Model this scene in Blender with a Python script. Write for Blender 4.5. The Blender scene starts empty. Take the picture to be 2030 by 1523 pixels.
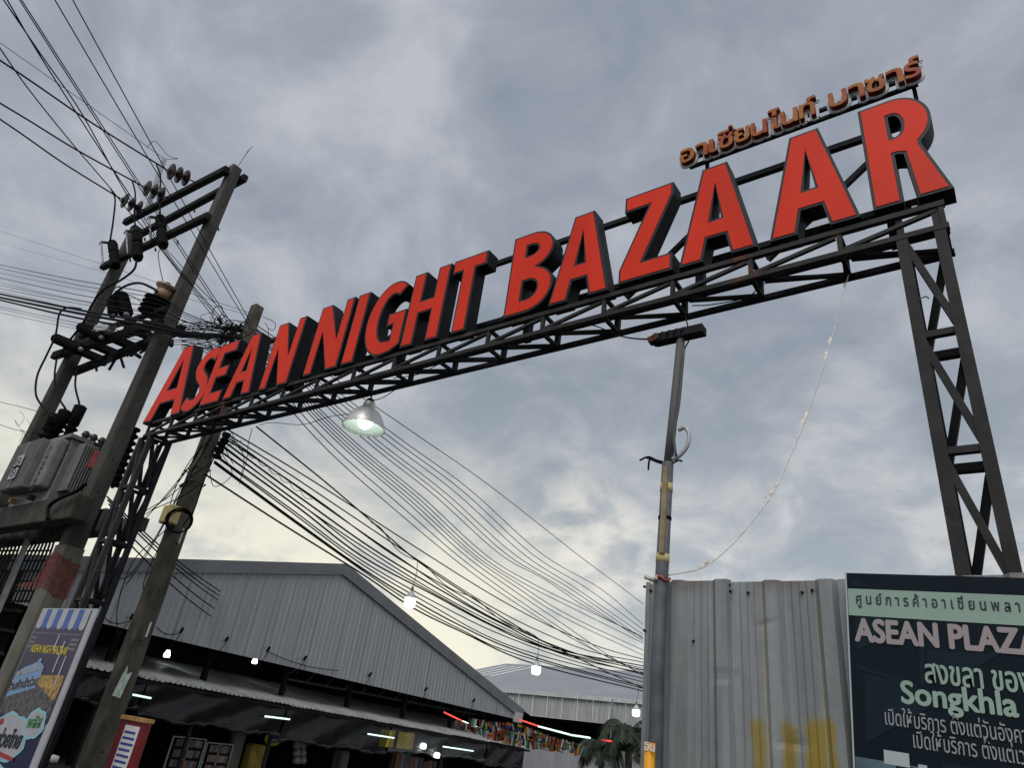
import bpy, math, random
from mathutils import Vector, Matrix
random.seed(7)
sc = bpy.context.scene
C = sc.collection

# ------------------------------------------------------------------ camera
EYE = 1.80
F_PX, CX, CY = 1354.0, 1015.0, 761.5            # calibrated on the photograph (2030 x 1523)
PITCH, ROLL, AZ = math.radians(27.7), math.radians(8.0), math.radians(38.5)
_U = Vector((math.cos(PITCH)*math.sin(ROLL), -math.cos(PITCH)*math.cos(ROLL), math.sin(PITCH)))
_F = (Vector((0, 0, 1)) - _U*_U.z).normalized()
_R = _F.cross(_U)
if _R.x < 0: _R = -_R
_EX = math.cos(AZ)*_R - math.sin(AZ)*_F
_EY = math.cos(AZ)*_F + math.sin(AZ)*_R
cam_d = bpy.data.cameras.new('camera'); cam = bpy.data.objects.new('camera', cam_d); C.objects.link(cam)
cam_d.sensor_fit = 'HORIZONTAL'; cam_d.sensor_width = 36.0; cam_d.lens = 36.0*F_PX/2030.0
cam_d.clip_start = 0.05; cam_d.clip_end = 5000
M = Matrix(((_EX.x, -_EX.y, -_EX.z, 0), (_EY.x, -_EY.y, -_EY.z, 0), (_U.x, -_U.y, -_U.z, EYE), (0, 0, 0, 1)))
cam.matrix_world = M
sc.camera = cam

def ray(x, y):
    d = Vector((x-CX, y-CY, F_PX)); return Vector((d.dot(_EX), d.dot(_EY), d.dot(_U)))
def PY(x, y, Y): d = ray(x, y)*1.0; d = d*(Y/d.y); return Vector((d.x, d.y, d.z+EYE))
def PX(x, y, X): d = ray(x, y)*1.0; d = d*(X/d.x); return Vector((d.x, d.y, d.z+EYE))
def PD(x, y, D): d = ray(x, y).normalized()*D; return Vector((d.x, d.y, d.z+EYE))

# ------------------------------------------------------------------ world, sun, exposure
SUN_EL, SUN_AZ = 50.0, 158.0                      # high thin-cloud light from behind the camera
w = bpy.data.worlds.new('World'); sc.world = w; w.use_nodes = True
nt = w.node_tree; N = nt.nodes; L = nt.links
N.clear()
def nd(tree, t, **k):
    n = tree.nodes.new(t)
    for a, b in k.items(): setattr(n, a, b)
    return n
def mth(tree, op, a, b=None, clamp=False):
    n = tree.nodes.new('ShaderNodeMath'); n.operation = op; n.use_clamp = clamp
    for i, v in enumerate((a, b)):
        if v is None: continue
        if isinstance(v, (int, float)): n.inputs[i].default_value = v
        else: tree.links.new(v, n.inputs[i])
    return n.outputs[0]
def mixc(tree, fac, a, b):
    n = tree.nodes.new('ShaderNodeMix'); n.data_type = 'RGBA'
    for s, v in ((n.inputs[0], fac), (n.inputs[6], a), (n.inputs[7], b)):
        if isinstance(v, (int, float)): s.default_value = v
        elif isinstance(v, tuple): s.default_value = (*v, 1) if len(v) == 3 else v
        else: tree.links.new(v, s)
    return n.outputs[2]
def ramp(tree, fac, stops):
    n = tree.nodes.new('ShaderNodeValToRGB'); e = n.color_ramp.elements
    while len(e) < len(stops): e.new(0.5)
    for i, (p, c) in enumerate(stops):
        e[i].position = p; e[i].color = (c, c, c, 1) if isinstance(c, (int, float)) else (*c, 1)
    tree.links.new(fac, n.inputs[0]); return n.outputs[0]
def maprange(tree, v, a, b, c=0.0, d=1.0):
    n = tree.nodes.new('ShaderNodeMapRange'); n.interpolation_type = 'SMOOTHSTEP'
    tree.links.new(v, n.inputs[0])
    for i, x in enumerate((a, b, c, d)): n.inputs[i+1].default_value = x
    return n.outputs[0]
tc = nd(nt, 'ShaderNodeTexCoord')
sep = nd(nt, 'ShaderNodeSeparateXYZ'); L.new(tc.outputs['Generated'], sep.inputs[0])
zup = mth(nt, 'ADD', mth(nt, 'MAXIMUM', sep.outputs[2], 0.0), 0.42)
com = nd(nt, 'ShaderNodeCombineXYZ')
L.new(mth(nt, 'DIVIDE', sep.outputs[0], zup), com.inputs[0]); L.new(mth(nt, 'DIVIDE', sep.outputs[1], zup), com.inputs[1])
def noise(tree, vec, scale, detail=6, rough=0.55, dist=0.0):
    n = tree.nodes.new('ShaderNodeTexNoise'); n.inputs['Scale'].default_value = scale
    n.inputs['Detail'].default_value = detail; n.inputs['Roughness'].default_value = rough; n.inputs['Distortion'].default_value = dist
    if vec is not None: tree.links.new(vec, n.inputs['Vector'])
    return n.outputs[0]
n_big = noise(nt, com.outputs[0], 1.7, 3, 0.5, 0.3)
n_mid = noise(nt, com.outputs[0], 5.2, 8, 0.58, 0.35)
cl = mth(nt, 'ADD', mth(nt, 'MULTIPLY', n_big, 0.48), mth(nt, 'MULTIPLY', n_mid, 0.52))
cloud = ramp(nt, cl, [(0.40, (0.275, 0.322, 0.374)), (0.465, (0.330, 0.368, 0.424)), (0.525, (0.400, 0.430, 0.482)), (0.62, (0.550, 0.572, 0.615))])
# pale band low down and warm light where the low sun sits behind the cloud
low = maprange(nt, sep.outputs[2], 0.62, 0.06)
pale = ramp(nt, n_mid, [(0.38, (0.45, 0.492, 0.520)), (0.50, (0.55, 0.575, 0.580)), (0.62, (0.79, 0.775, 0.725))])
cloud = mixc(nt, mth(nt, 'MULTIPLY', low, 0.88), cloud, pale)
gd = ray(420, 1085).normalized()
dotn = nd(nt, 'ShaderNodeVectorMath', operation='DOT_PRODUCT'); L.new(tc.outputs['Generated'], dotn.inputs[0]); dotn.inputs[1].default_value = gd
glow = mth(nt, 'MULTIPLY', maprange(nt, dotn.outputs['Value'], 0.78, 0.985), maprange(nt, sep.outputs[2], 0.42, 0.10))
glow = mth(nt, 'MULTIPLY', glow, maprange(nt, n_mid, 0.32, 0.56, 0.40, 1.0))
cloud = mixc(nt, mth(nt, 'MULTIPLY', glow, 1.0), cloud, (1.05, 0.99, 0.78))
g2 = nd(nt, 'ShaderNodeVectorMath', operation='DOT_PRODUCT'); L.new(tc.outputs['Generated'], g2.inputs[0]); g2.inputs[1].default_value = ray(1150, 1105).normalized()
gap = mth(nt, 'MULTIPLY', maprange(nt, g2.outputs['Value'], 0.99, 1.0, 0.0, 0.75), maprange(nt, noise(nt, com.outputs[0], 9.0, 6, 0.55, 0.3), 0.42, 0.64))
cloud = mixc(nt, gap, cloud, (0.95, 0.90, 0.80))
sky = nd(nt, 'ShaderNodeTexSky'); sky.sky_type = 'NISHITA'; sky.sun_disc = False
sky.sun_elevation = math.radians(SUN_EL); sky.sun_rotation = math.radians(SUN_AZ)
skb = nd(nt, 'ShaderNodeVectorMath', operation='SCALE'); L.new(sky.outputs[0], skb.inputs[0]); skb.inputs['Scale'].default_value = 0.10
tot = nd(nt, 'ShaderNodeMix'); tot.data_type = 'RGBA'; tot.inputs[0].default_value = 0.12
L.new(cloud, tot.inputs[6]); L.new(skb.outputs[0], tot.inputs[7])
bg = nd(nt, 'ShaderNodeBackground'); bg.inputs[1].default_value = 1.0
L.new(tot.outputs[2], bg.inputs[0])
out = nd(nt, 'ShaderNodeOutputWorld'); L.new(bg.outputs[0], out.inputs[0])

sd = bpy.data.lights.new('sun', 'SUN'); sun = bpy.data.objects.new('sun', sd); C.objects.link(sun)
sd.energy = 1.5; sd.angle = math.radians(35); sd.color = (1.0, 0.97, 0.93)
_e, _a = math.radians(SUN_EL), math.radians(SUN_AZ)
sdir = Vector((math.sin(_a)*math.cos(_e), math.cos(_a)*math.cos(_e), math.sin(_e)))   # towards the sun
sun.rotation_euler = sdir.to_track_quat('Z', 'Y').to_euler(); sun.location = (0, -5, 30)
vs = sc.view_settings; vs.view_transform = 'Standard'; vs.look = 'None'; vs.exposure = 0.0; vs.gamma = 1.0; vs.use_curve_mapping = False
sc.cycles.max_bounces = 8; sc.cycles.transparent_max_bounces = 16
sc.cycles.use_denoising = True

# ------------------------------------------------------------------ materials
MATS = {}
def mat(name, col, rough=0.7, metal=0.0, var=0.0, vscale=3.0, col2=None, bump=0.0, bscale=40.0, stretch=None, emit=None, alpha=1.0, trans=0.0, rust=0.0, spec=0.5):
    if name in MATS: return MATS[name]
    m = bpy.data.materials.new(name); m.use_nodes = True; t = m.node_tree; p = t.nodes['Principled BSDF']
    p.inputs['Base Color'].default_value = (*col, 1); p.inputs['Roughness'].default_value = rough; p.inputs['Metallic'].default_value = metal
    p.inputs['Specular IOR Level'].default_value = spec
    if alpha < 1: p.inputs['Alpha'].default_value = alpha
    if trans: p.inputs['Transmission Weight'].default_value = trans
    vec = None
    if var or bump or rust or col2:
        tcn = t.nodes.new('ShaderNodeTexCoord'); vec = tcn.outputs['Object']
        if stretch:
            mp = t.nodes.new('ShaderNodeMapping'); mp.inputs['Scale'].default_value = stretch; t.links.new(vec, mp.inputs[0]); vec = mp.outputs[0]
    colout = None
    if var or col2:
        nz = noise(t, vec, vscale, 7, 0.6)
        c2 = col2 if col2 else tuple(max(0, c*(1-var)) for c in col)
        c1 = col if col2 else tuple(min(1, c*(1+var)) for c in col)
        f = maprange(t, nz, 0.32, 0.68)
        colout = mixc(t, f, c2, c1)
        r = mth(t, 'ADD', mth(t, 'MULTIPLY', nz, 0.25), rough-0.12, True); t.links.new(r, p.inputs['Roughness'])
    if rust:
        nr = noise(t, vec, 2.1, 9, 0.7)
        fr = maprange(t, nr, 0.60-0.12*rust, 0.72-0.12*rust)
        colout = mixc(t, fr, colout if colout else col, (0.13, 0.055, 0.025))
    if colout: t.links.new(colout, p.inputs['Base Color'])
    if bump:
        nb = noise(t, vec, bscale, 6, 0.6); bn = t.nodes.new('ShaderNodeBump'); bn.inputs['Strength'].default_value = bump; bn.inputs['Distance'].default_value = 0.02
        t.links.new(nb, bn.inputs['Height']); t.links.new(bn.outputs[0], p.inputs['Normal'])
    if emit:
        p.inputs['Emission Color'].default_value = (*emit[0], 1); p.inputs['Emission Strength'].default_value = emit[1]
    MATS[name] = m
    return m

mat('steel_black', (0.010, 0.010, 0.012), 0.65, 0.0, 0.35, 5, bump=0.15, bscale=60, rust=0.0, spec=0.2)
mat('steel_dark', (0.030, 0.029, 0.029), 0.65, 0.0, 0.4, 4, bump=0.12, bscale=60, rust=0.3, spec=0.25)
mat('letter_body', (0.006, 0.006, 0.008), 0.55, 0.0, 0.3, 3, spec=0.2)
mat('letter_trim', (0.034, 0.034, 0.041), 0.5, 0.0, 0.15, 6, spec=0.25)
mat('letter_red', (0.78, 0.046, 0.020), 0.5, 0.0, 0.10, 1.6, spec=0.14, stretch=(1, 1, .4))
mat('concrete', (0.095, 0.090, 0.077), 0.9, 0, 0.0, 2.4, col2=(0.042, 0.039, 0.033), bump=0.5, bscale=45, stretch=(1, 1, 0.35))
mat('concrete_pale', (0.18, 0.168, 0.140), 0.9, 0, 0.0, 3, col2=(0.105, 0.097, 0.080), bump=0.4, bscale=55, stretch=(1, 1, 0.4))
mat('arm_black', (0.030, 0.028, 0.026), 0.9, 0, 0.0, 3, col2=(0.012, 0.011, 0.010), bump=0.5, bscale=40, spec=0.2)
mat('concrete_moss', (0.075, 0.070, 0.057), 0.92, 0, 0.0, 3, col2=(0.028, 0.026, 0.021), bump=0.6, bscale=40, stretch=(1, 1, 0.5))
mat('porcelain', (0.030, 0.017, 0.015), 0.35, 0, 0.2, 6, spec=0.4)
mat('porcelain_tan', (0.30, 0.19, 0.11), 0.5, 0, 0.3, 20)
mat('polymer_black', (0.006, 0.0055, 0.006), 0.75, spec=0.08)
mat('cable', (0.005, 0.005, 0.0055), 0.7, spec=0.12)
mat('cable_grey', (0.10, 0.10, 0.10), 0.7)
mat('galv', (0.33, 0.34, 0.35), 0.45, 0.45, 0.2, 8, bump=0.05, bscale=50)
mat('galv_light', (0.52, 0.52, 0.54), 0.5, 0.2, 0.12, 8)
mat('tank_grey', (0.175, 0.178, 0.172), 0.5, 0.0, 0.18, 4, bump=0.05, rust=0.05)
mat('hole', (0.012, 0.011, 0.010), 0.9)
mat('cladding', (0.365, 0.372, 0.388), 0.5, 0.2, 0.10, 1.2, stretch=(1, 6, 0.15))
mat('cladding_trim', (0.255, 0.262, 0.275), 0.55, 0.2, 0.1, 2)
mat('roof_far', (0.33, 0.345, 0.36), 0.5, 0.2, 0.08, 0.3)
mat('roof_pale', (0.40, 0.41, 0.40), 0.5, 0.0, 0.15, 1.5, stretch=(3, 1, 0.3))
mat('awning', (0.40, 0.41, 0.41), 0.5, 0.2, 0.2, 1.0, stretch=(0.3, 6, 1), rust=0.12)
mat('interior_shade', (0.010, 0.0098, 0.0095), 0.95, 0, 0.3, 1, spec=0.1)  # near-black albedo puts the shade of the interiors into the colour
mat('dark_frame', (0.022, 0.022, 0.022), 0.7, spec=0.2)
mat('tarp', (0.016, 0.016, 0.017), 0.32, 0, 0.3, 1.5, bump=0.6, bscale=3.5, alpha=0.82)
mat('tarp_clear', (0.10, 0.105, 0.105), 0.3, 0, 0.3, 2.0, bump=0.7, bscale=4, alpha=0.55)
mat('asphalt', (0.055, 0.054, 0.052), 0.9, 0, 0.25, 0.6, bump=0.3, bscale=80)
mat('white_paint', (0.78, 0.78, 0.78), 0.5)
mat('paper', (0.72, 0.72, 0.72), 0.8, 0, 0.08, 10)
mat('yellow_box', (0.62, 0.50, 0.22), 0.6, 0, 0.1, 10)
mat('red_sign', (0.17, 0.012, 0.016), 0.45, 0, 0.15, 5)
mat('wood', (0.42, 0.23, 0.08), 0.6, 0, 0.3, 6, stretch=(1, 8, 1))
mat('ink_blue', (0.05, 0.07, 0.28), 0.6)
mat('ink_dark', (0.025, 0.03, 0.035), 0.6)
mat('net_red', (0.20, 0.048, 0.036), 0.9, 0, 0.4, 14, alpha=0.50, spec=0.1)
mat('bulb_glow', (0.9, 0.95, 1.0), 0.4, emit=((0.92, 0.97, 1.0), 6.0))
mat('tube_glow', (0.8, 1.0, 0.95), 0.4, emit=((0.72, 1.0, 0.92), 1.3))
mat('tube_red', (0.9, 0.1, 0.08), 0.4, emit=((1.0, 0.10, 0.07), 0.7))
mat('lamp_inner', (0.40, 0.46, 0.39), 0.6, 0.1)
mat('alu', (0.66, 0.65, 0.64), 0.38, 0.35, 0.1, 6)
mat('rag', (0.70, 0.66, 0.60), 0.9, 0, 0.2, 20)
mat('rope_red', (0.35, 0.10, 0.07), 0.9)
mat('frond', (0.020, 0.033, 0.014), 0.6, 0, 0.35, 2)
mat('palm_trunk', (0.10, 0.085, 0.065), 0.9, 0, 0.3, 6, bump=0.5)

# ------------------------------------------------------------------ mesh helpers
class MB:
    def __init__(s): s.v = []; s.f = []; s.m = []; s.sm = []
    def add(s, vs_, fs, mi=0, smooth=False):
        o = len(s.v); s.v += [tuple(v) for v in vs_]
        for f in fs: s.f.append([i+o for i in f]); s.m.append(mi); s.sm.append(smooth)
        return s
    def box(s, a, b, mi=0):
        x0, y0, z0 = a; x1, y1, z1 = b
        return s.add([(x0, y0, z0), (x1, y0, z0), (x1, y1, z0), (x0, y1, z0), (x0, y0, z1), (x1, y0, z1), (x1, y1, z1), (x0, y1, z1)],
                     [(0, 3, 2, 1), (4, 5, 6, 7), (0, 1, 5, 4), (1, 2, 6, 5), (2, 3, 7, 6), (3, 0, 4, 7)], mi)
    def bar(s, p, q, wd=0.05, ht=None, mi=0, up=None):
        p, q = Vector(p), Vector(q); d = (q-p).normalized(); ht = ht or wd
        u = Vector(up) if up else (Vector((0, 0, 1)) if abs(d.z) < 0.95 else Vector((0, 1, 0)))
        sx = d.cross(u).normalized()*wd/2; sy = sx.normalized().cross(d).normalized()*ht/2
        vs_ = [p-sx-sy, p+sx-sy, p+sx+sy, p-sx+sy, q-sx-sy, q+sx-sy, q+sx+sy, q-sx+sy]
        return s.add(vs_, [(3, 2, 1, 0), (4, 5, 6, 7), (0, 1, 5, 4), (1, 2, 6, 5), (2, 3, 7, 6), (3, 0, 4, 7)], mi)
    def tube(s, pts, r, n=6, mi=0, cap=True):
        pts = [Vector(p) for p in pts]; vs_ = []; fs = []
        t0 = (pts[1]-pts[0]).normalized(); ref = Vector((0, 0, 1)) if abs(t0.z) < 0.9 else Vector((1, 0, 0))
        nrm = t0.cross(ref).normalized()
        for i, p in enumerate(pts):
            t = (pts[min(i+1, len(pts)-1)]-pts[max(i-1, 0)]).normalized()
            nrm = (nrm - t*nrm.dot(t)).normalized(); b = t.cross(nrm)
            rr = r[i] if isinstance(r, (list, tuple)) else r
            vs_ += [p + (nrm*math.cos(2*math.pi*k/n)+b*math.sin(2*math.pi*k/n))*rr for k in range(n)]
        for i in range(len(pts)-1):
            for k in range(n):
                a, c = i*n+k, i*n+(k+1) % n; fs.append((a, c, c+n, a+n))
        if cap: fs += [tuple(range(n-1, -1, -1)), tuple(range((len(pts)-1)*n, len(pts)*n))]
        return s.add(vs_, fs, mi, n > 4)
    def lathe(s, prof, n=20, org=(0, 0, 0), axis=(0, 0, 1), mi=0, smooth=True):
        ax = Vector(axis).normalized(); ref = Vector((1, 0, 0)) if abs(ax.x) < 0.9 else Vector((0, 1, 0))
        u = ax.cross(ref).normalized(); v = ax.cross(u); o = Vector(org); vs_ = []; fs = []
        for r, h in prof:
            vs_ += [o+ax*h+(u*math.cos(2*math.pi*k/n)+v*math.sin(2*math.pi*k/n))*max(r, 1e-4) for k in range(n)]
        for i in range(len(prof)-1):
            for k in range(n):
                a, c = i*n+k, i*n+(k+1) % n; fs.append((a, c, c+n, a+n))
        return s.add(vs_, fs, mi, smooth)
    def mesh(s, name, mats):
        me = bpy.data.meshes.new(name); me.from_pydata(s.v, [], s.f)
        for m in (mats if isinstance(mats, (list, tuple)) else [mats]): me.materials.append(MATS[m] if isinstance(m, str) else m)
        me.polygons.foreach_set('material_index', s.m); me.polygons.foreach_set('use_smooth', s.sm); me.update()
        return me

def link(name, me, parent=None, loc=None, rot=None):
    o = bpy.data.objects.new(name, me); C.objects.link(o)
    if loc is not None: o.location = loc
    if rot is not None: o.rotation_euler = rot
    if parent is not None:
        o.parent = parent
        o.matrix_parent_inverse = parent['_w'].copy() if False else Matrix.Translation(-BASE.get(parent.name, Vector((0, 0, 0))))
    return o
BASE = {}
def tag(o, label=None, cat=None, group=None, kind=None):
    if label: o['label'] = label
    if cat: o['category'] = cat
    if group: o['group'] = group
    if kind: o['kind'] = kind
    return o
def thing(name, label, cat, base=(0, 0, 0), group=None):
    o = bpy.data.objects.new(name, None); C.objects.link(o); o.empty_display_size = 0.2
    o.location = base; BASE[o.name] = Vector(base)
    return tag(o, label, cat, group)
def part(name, mb, mats, parent, label=None):
    o = link(name, mb.mesh(name, mats), parent)
    if label: o['label'] = label
    return o
def solo(name, mb, mats, label, cat, group=None):
    return tag(link(name, mb.mesh(name, mats)), label, cat, group)
def struct(name, mb, mats): return tag(link(name, mb.mesh(name, mats)), kind='structure')

def catmull(P, n=8):
    P = [Vector(p) for p in P]; Q = [P[0]*2-P[1]]+P+[P[-1]*2-P[-2]]; out_ = []
    for i in range(1, len(Q)-2):
        for k in range(n):
            t = k/n; a, b, c, d = Q[i-1], Q[i], Q[i+1], Q[i+2]
            out_.append(0.5*((2*b)+(c-a)*t+(2*a-5*b+4*c-d)*t*t+(3*b-a-3*c+d)*t*t*t))
    return out_+[P[-1]]
def sag(p, q, s, n=18):
    p, q = Vector(p), Vector(q)
    return [p.lerp(q, i/n)-Vector((0, 0, 4*s*(i/n)*(1-i/n))) for i in range(n+1)]

# 2D outlines (CCW outer, CW holes) -> solid plate facing -Y
def area(P): return 0.5*sum(P[i][0]*P[(i+1) % len(P)][1]-P[(i+1) % len(P)][0]*P[i][1] for i in range(len(P)))
def orient(P, ccw): return P if (area(P) > 0) == ccw else P[::-1]
def inset(P, d):
    out_ = []; n = len(P)
    for i in range(n):
        a, b, c = Vector(P[i-1]), Vector(P[i]), Vector(P[(i+1) % n])
        e1, e2 = (b-a), (c-b)
        if e1.length < 1e-6 or e2.length < 1e-6: continue
        e1.normalize(); e2.normalize()
        n1, n2 = Vector((-e1.y, e1.x)), Vector((-e2.y, e2.x)); h = n1+n2
        k = max(0.35, 1+n1.dot(n2))
        out_.append(tuple(b+h*(d/k)))
    return out_
def plate_mesh(name, outlines, y0, y1, mats, xf=None):
    cu = bpy.data.curves.new('tmp', 'CURVE'); cu.dimensions = '2D'; cu.fill_mode = 'BOTH'; cu.extrude = 0.5
    for P in outlines:
        sp = cu.splines.new('POLY'); sp.points.add(len(P)-1); sp.use_cyclic_u = True
        for i, p in enumerate(P): sp.points[i].co = (p[0], p[1], 0, 1)
    return curve_plate(name, cu, y0, y1, mats, xf)
def curve_plate(name, cu, y0, y1, mats, xf=None):
    o = bpy.data.objects.new('tmp', cu); C.objects.link(o); dg = bpy.context.evaluated_depsgraph_get()
    me = bpy.data.meshes.new_from_object(o.evaluated_get(dg)); me.name = name
    bpy.data.objects.remove(o); bpy.data.curves.remove(cu)
    for v in me.vertices:
        x, z, h = v.co; q = Vector((x, y1+(y0-y1)*(h+0.5), z))        # h=+.5 is the front, at y0
        v.co = xf(q) if xf else q
    me.materials.clear()
    for m in (mats if isinstance(mats, (list, tuple)) else [mats]): me.materials.append(MATS[m])
    for p in me.polygons: p.use_smooth = False
    return me
def text_plate(name, body, size, y0, y1, m, xf, bold=0.0, shear=0.0, align='LEFT', sx=1.0):
    """Lettering as a thin solid. bold = extra stroke width in em, made by a few shifted strikes."""
    strikes = [(0, 0)] if bold == 0 else [(bold*math.cos(a), bold*math.sin(a)) for a in [k*math.pi/4 for k in range(8)]]+[(0, 0)]
    allv, allf = [], []
    for i, (dx, dz) in enumerate(strikes):
        cu = bpy.data.curves.new('tmp', 'FONT'); cu.body = body; cu.size = size; cu.extrude = 0.5; cu.shear = shear; cu.align_x = align; cu.resolution_u = 4
        e = i*abs(y1-y0)*0.03
        me = curve_plate('tmp', cu, y0+e, y1, m, lambda q, dx=dx, dz=dz: Vector((q.x*sx+dx*size, q.y, q.z+dz*size)))
        o = len(allv); allv += [v.co.copy() for v in me.vertices]; allf += [[k+o for k in p.vertices] for p in me.polygons]
        bpy.data.meshes.remove(me)
    me = bpy.data.meshes.new(name); me.from_pydata([tuple(xf(v)) for v in allv], [], allf); me.materials.append(MATS[m]); me.update()
    return me

# ------------------------------------------------------------------ ground
g = MB(); g.add([(-900, -900, 0), (900, -900, 0), (900, 900, 0), (-900, 900, 0)], [(0, 1, 2, 3)])
struct('ground', g, 'asphalt')

# ------------------------------------------------------------------ entrance gate
GY0, GY1 = 5.0, 5.35            # front and rear truss planes
Z_TOP, Z_BOT = 4.155+EYE, 3.925+EYE
PITCH_X = 0.742
gate = thing('entrance_gate', 'black steel lattice entrance gate carrying big red capital letters across the lane', 'gate', (-6.0, GY0, 0))
XR, XL = 0.035, 0.035-16*PITCH_X
ch = 0.044
def gpart(name, p, q, wd=ch, ht=None, m='steel_dark', up=None):
    mb = MB(); mb.bar(p, q, wd, ht, up=up); return part(name, mb, m, gate)
for (y, z, m) in ((GY0, Z_TOP, 'steel_dark'), (GY0, Z_BOT, 'steel_dark'), (GY1, Z_TOP, 'steel_black'), (GY1, Z_BOT, 'steel_black')):  # rear chords use a blacker steel, their shade is in the colour
    gpart('chord', (XL-0.03, y, z), (XR+0.03, y, z), ch+0.005, m=m)
for k in range(17):
    x = XR-k*PITCH_X
    gpart('upright', (x, GY0+0.004, Z_BOT+ch/2), (x, GY0+0.004, Z_TOP-ch/2), 0.038)
    gpart('upright', (x-0.02, GY1-0.004, Z_BOT+ch/2), (x-0.02, GY1-0.004, Z_TOP-ch/2), 0.052, m='steel_black')
    gpart('cross_strut', (x, GY0+ch/2, Z_BOT-0.003), (x, GY1-ch/2, Z_BOT-0.003), 0.036, m='steel_black')
    gpart('cross_strut', (x, GY0+ch/2, Z_TOP-0.003), (x, GY1-ch/2, Z_TOP-0.003), 0.036, m='steel_black')
    if k < 16:
        gpart('diagonal', (x-0.03, GY0+0.006, Z_TOP-0.045), (x-PITCH_X+0.03, GY0+0.006, Z_BOT+0.04), 0.034)
        gpart('diagonal', (x-0.05, GY1-0.006, Z_BOT+0.04), (x-PITCH_X+0.03, GY1-0.006, Z_TOP-0.045), 0.034, m='steel_black')
        gpart('diagonal', (x-0.03, GY1-0.05, Z_BOT-0.006), (x-PITCH_X+0.06, GY0+0.05, Z_BOT-0.006), 0.032, m='steel_black')
def column(x0, x1, zs):
    for x in (x0, x1):
        gpart('post', (x, GY0+0.02, 0), (x, GY0+0.02, Z_BOT-ch/2-0.002), 0.080)
        gpart('post', (x, GY1, 0), (x, GY1, Z_BOT-ch/2-0.002), 0.075, m='steel_black')  # rear posts likewise carry their shade as a blacker colour
    for i, z in enumerate(zs):
        gpart('crossbar', (x0+0.04, GY0+0.02, z), (x1-0.04, GY0+0.02, z), 0.05)
        gpart('crossbar', (x0+0.04, GY1, z), (x1-0.04, GY1, z), 0.062, m='steel_black')
        for x in (x0, x1): gpart('crossbar', (x, GY0+0.068, z), (x, GY1-0.048, z), 0.05, m='steel_black')
        if i+1 < len(zs):
            z2 = zs[i+1]
            gpart('diagonal', (x0+0.02, GY0+0.01, z-0.07), (x1-0.02, GY0+0.01, z2+0.06), 0.048)
            gpart('diagonal', (x1-0.02, GY1+0.01, z-0.07), (x0+0.02, GY1+0.01, z2+0.06), 0.055, m='steel_black')
            for x in (x0, x1): gpart('diagonal', (x-0.012, GY0+0.07, z-0.06), (x-0.012, GY1-0.05, z2+0.06), 0.05, m='steel_black')
zz = [PY(1850, 452, 5).z-0.02, PY(1865, 658, 5).z, PY(1915, 890, 5).z]
st = zz[1]-zz[2]; zz += [zz[2]-st*k for k in (1, 2, 3, 4) if zz[2]-st*k > 0.05]
column(-0.262, -0.002, zz)
gpart('post', (-0.002, GY0+0.03, Z_BOT+ch/2+.002), (-0.002, GY0+0.03, Z_TOP-ch/2-.002), 0.07)
gpart('post', (-0.262, GY0+0.03, Z_BOT+ch/2+.002), (-0.262, GY0+0.03, Z_TOP-ch/2-.002), 0.05)
column(-11.97, -11.66, zz)
# upper frame behind the letters
RY = 5.30
for z in (5.50+EYE, 4.55+EYE):
    gpart('letter_rail', (-12.0, RY+0.07, z), (0.02, RY+0.07, z), 0.06, m='steel_black')
for x in (-0.33, -2.08, -4.2, -6.3, -8.45, -10.6, -11.7):
    gpart('letter_post', (x, RY+0.14, Z_TOP+0.04), (x, RY+0.14, 5.50+EYE), 0.085, m='steel_black')
for x in (-0.2, -1.7, -3.6, -5.9, -8.0, -10.2):
    gpart('diagonal', (x, RY+0.10, 5.40+EYE), (x-1.2, RY+0.10, 4.40+EYE), 0.05, m='steel_black')

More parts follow.
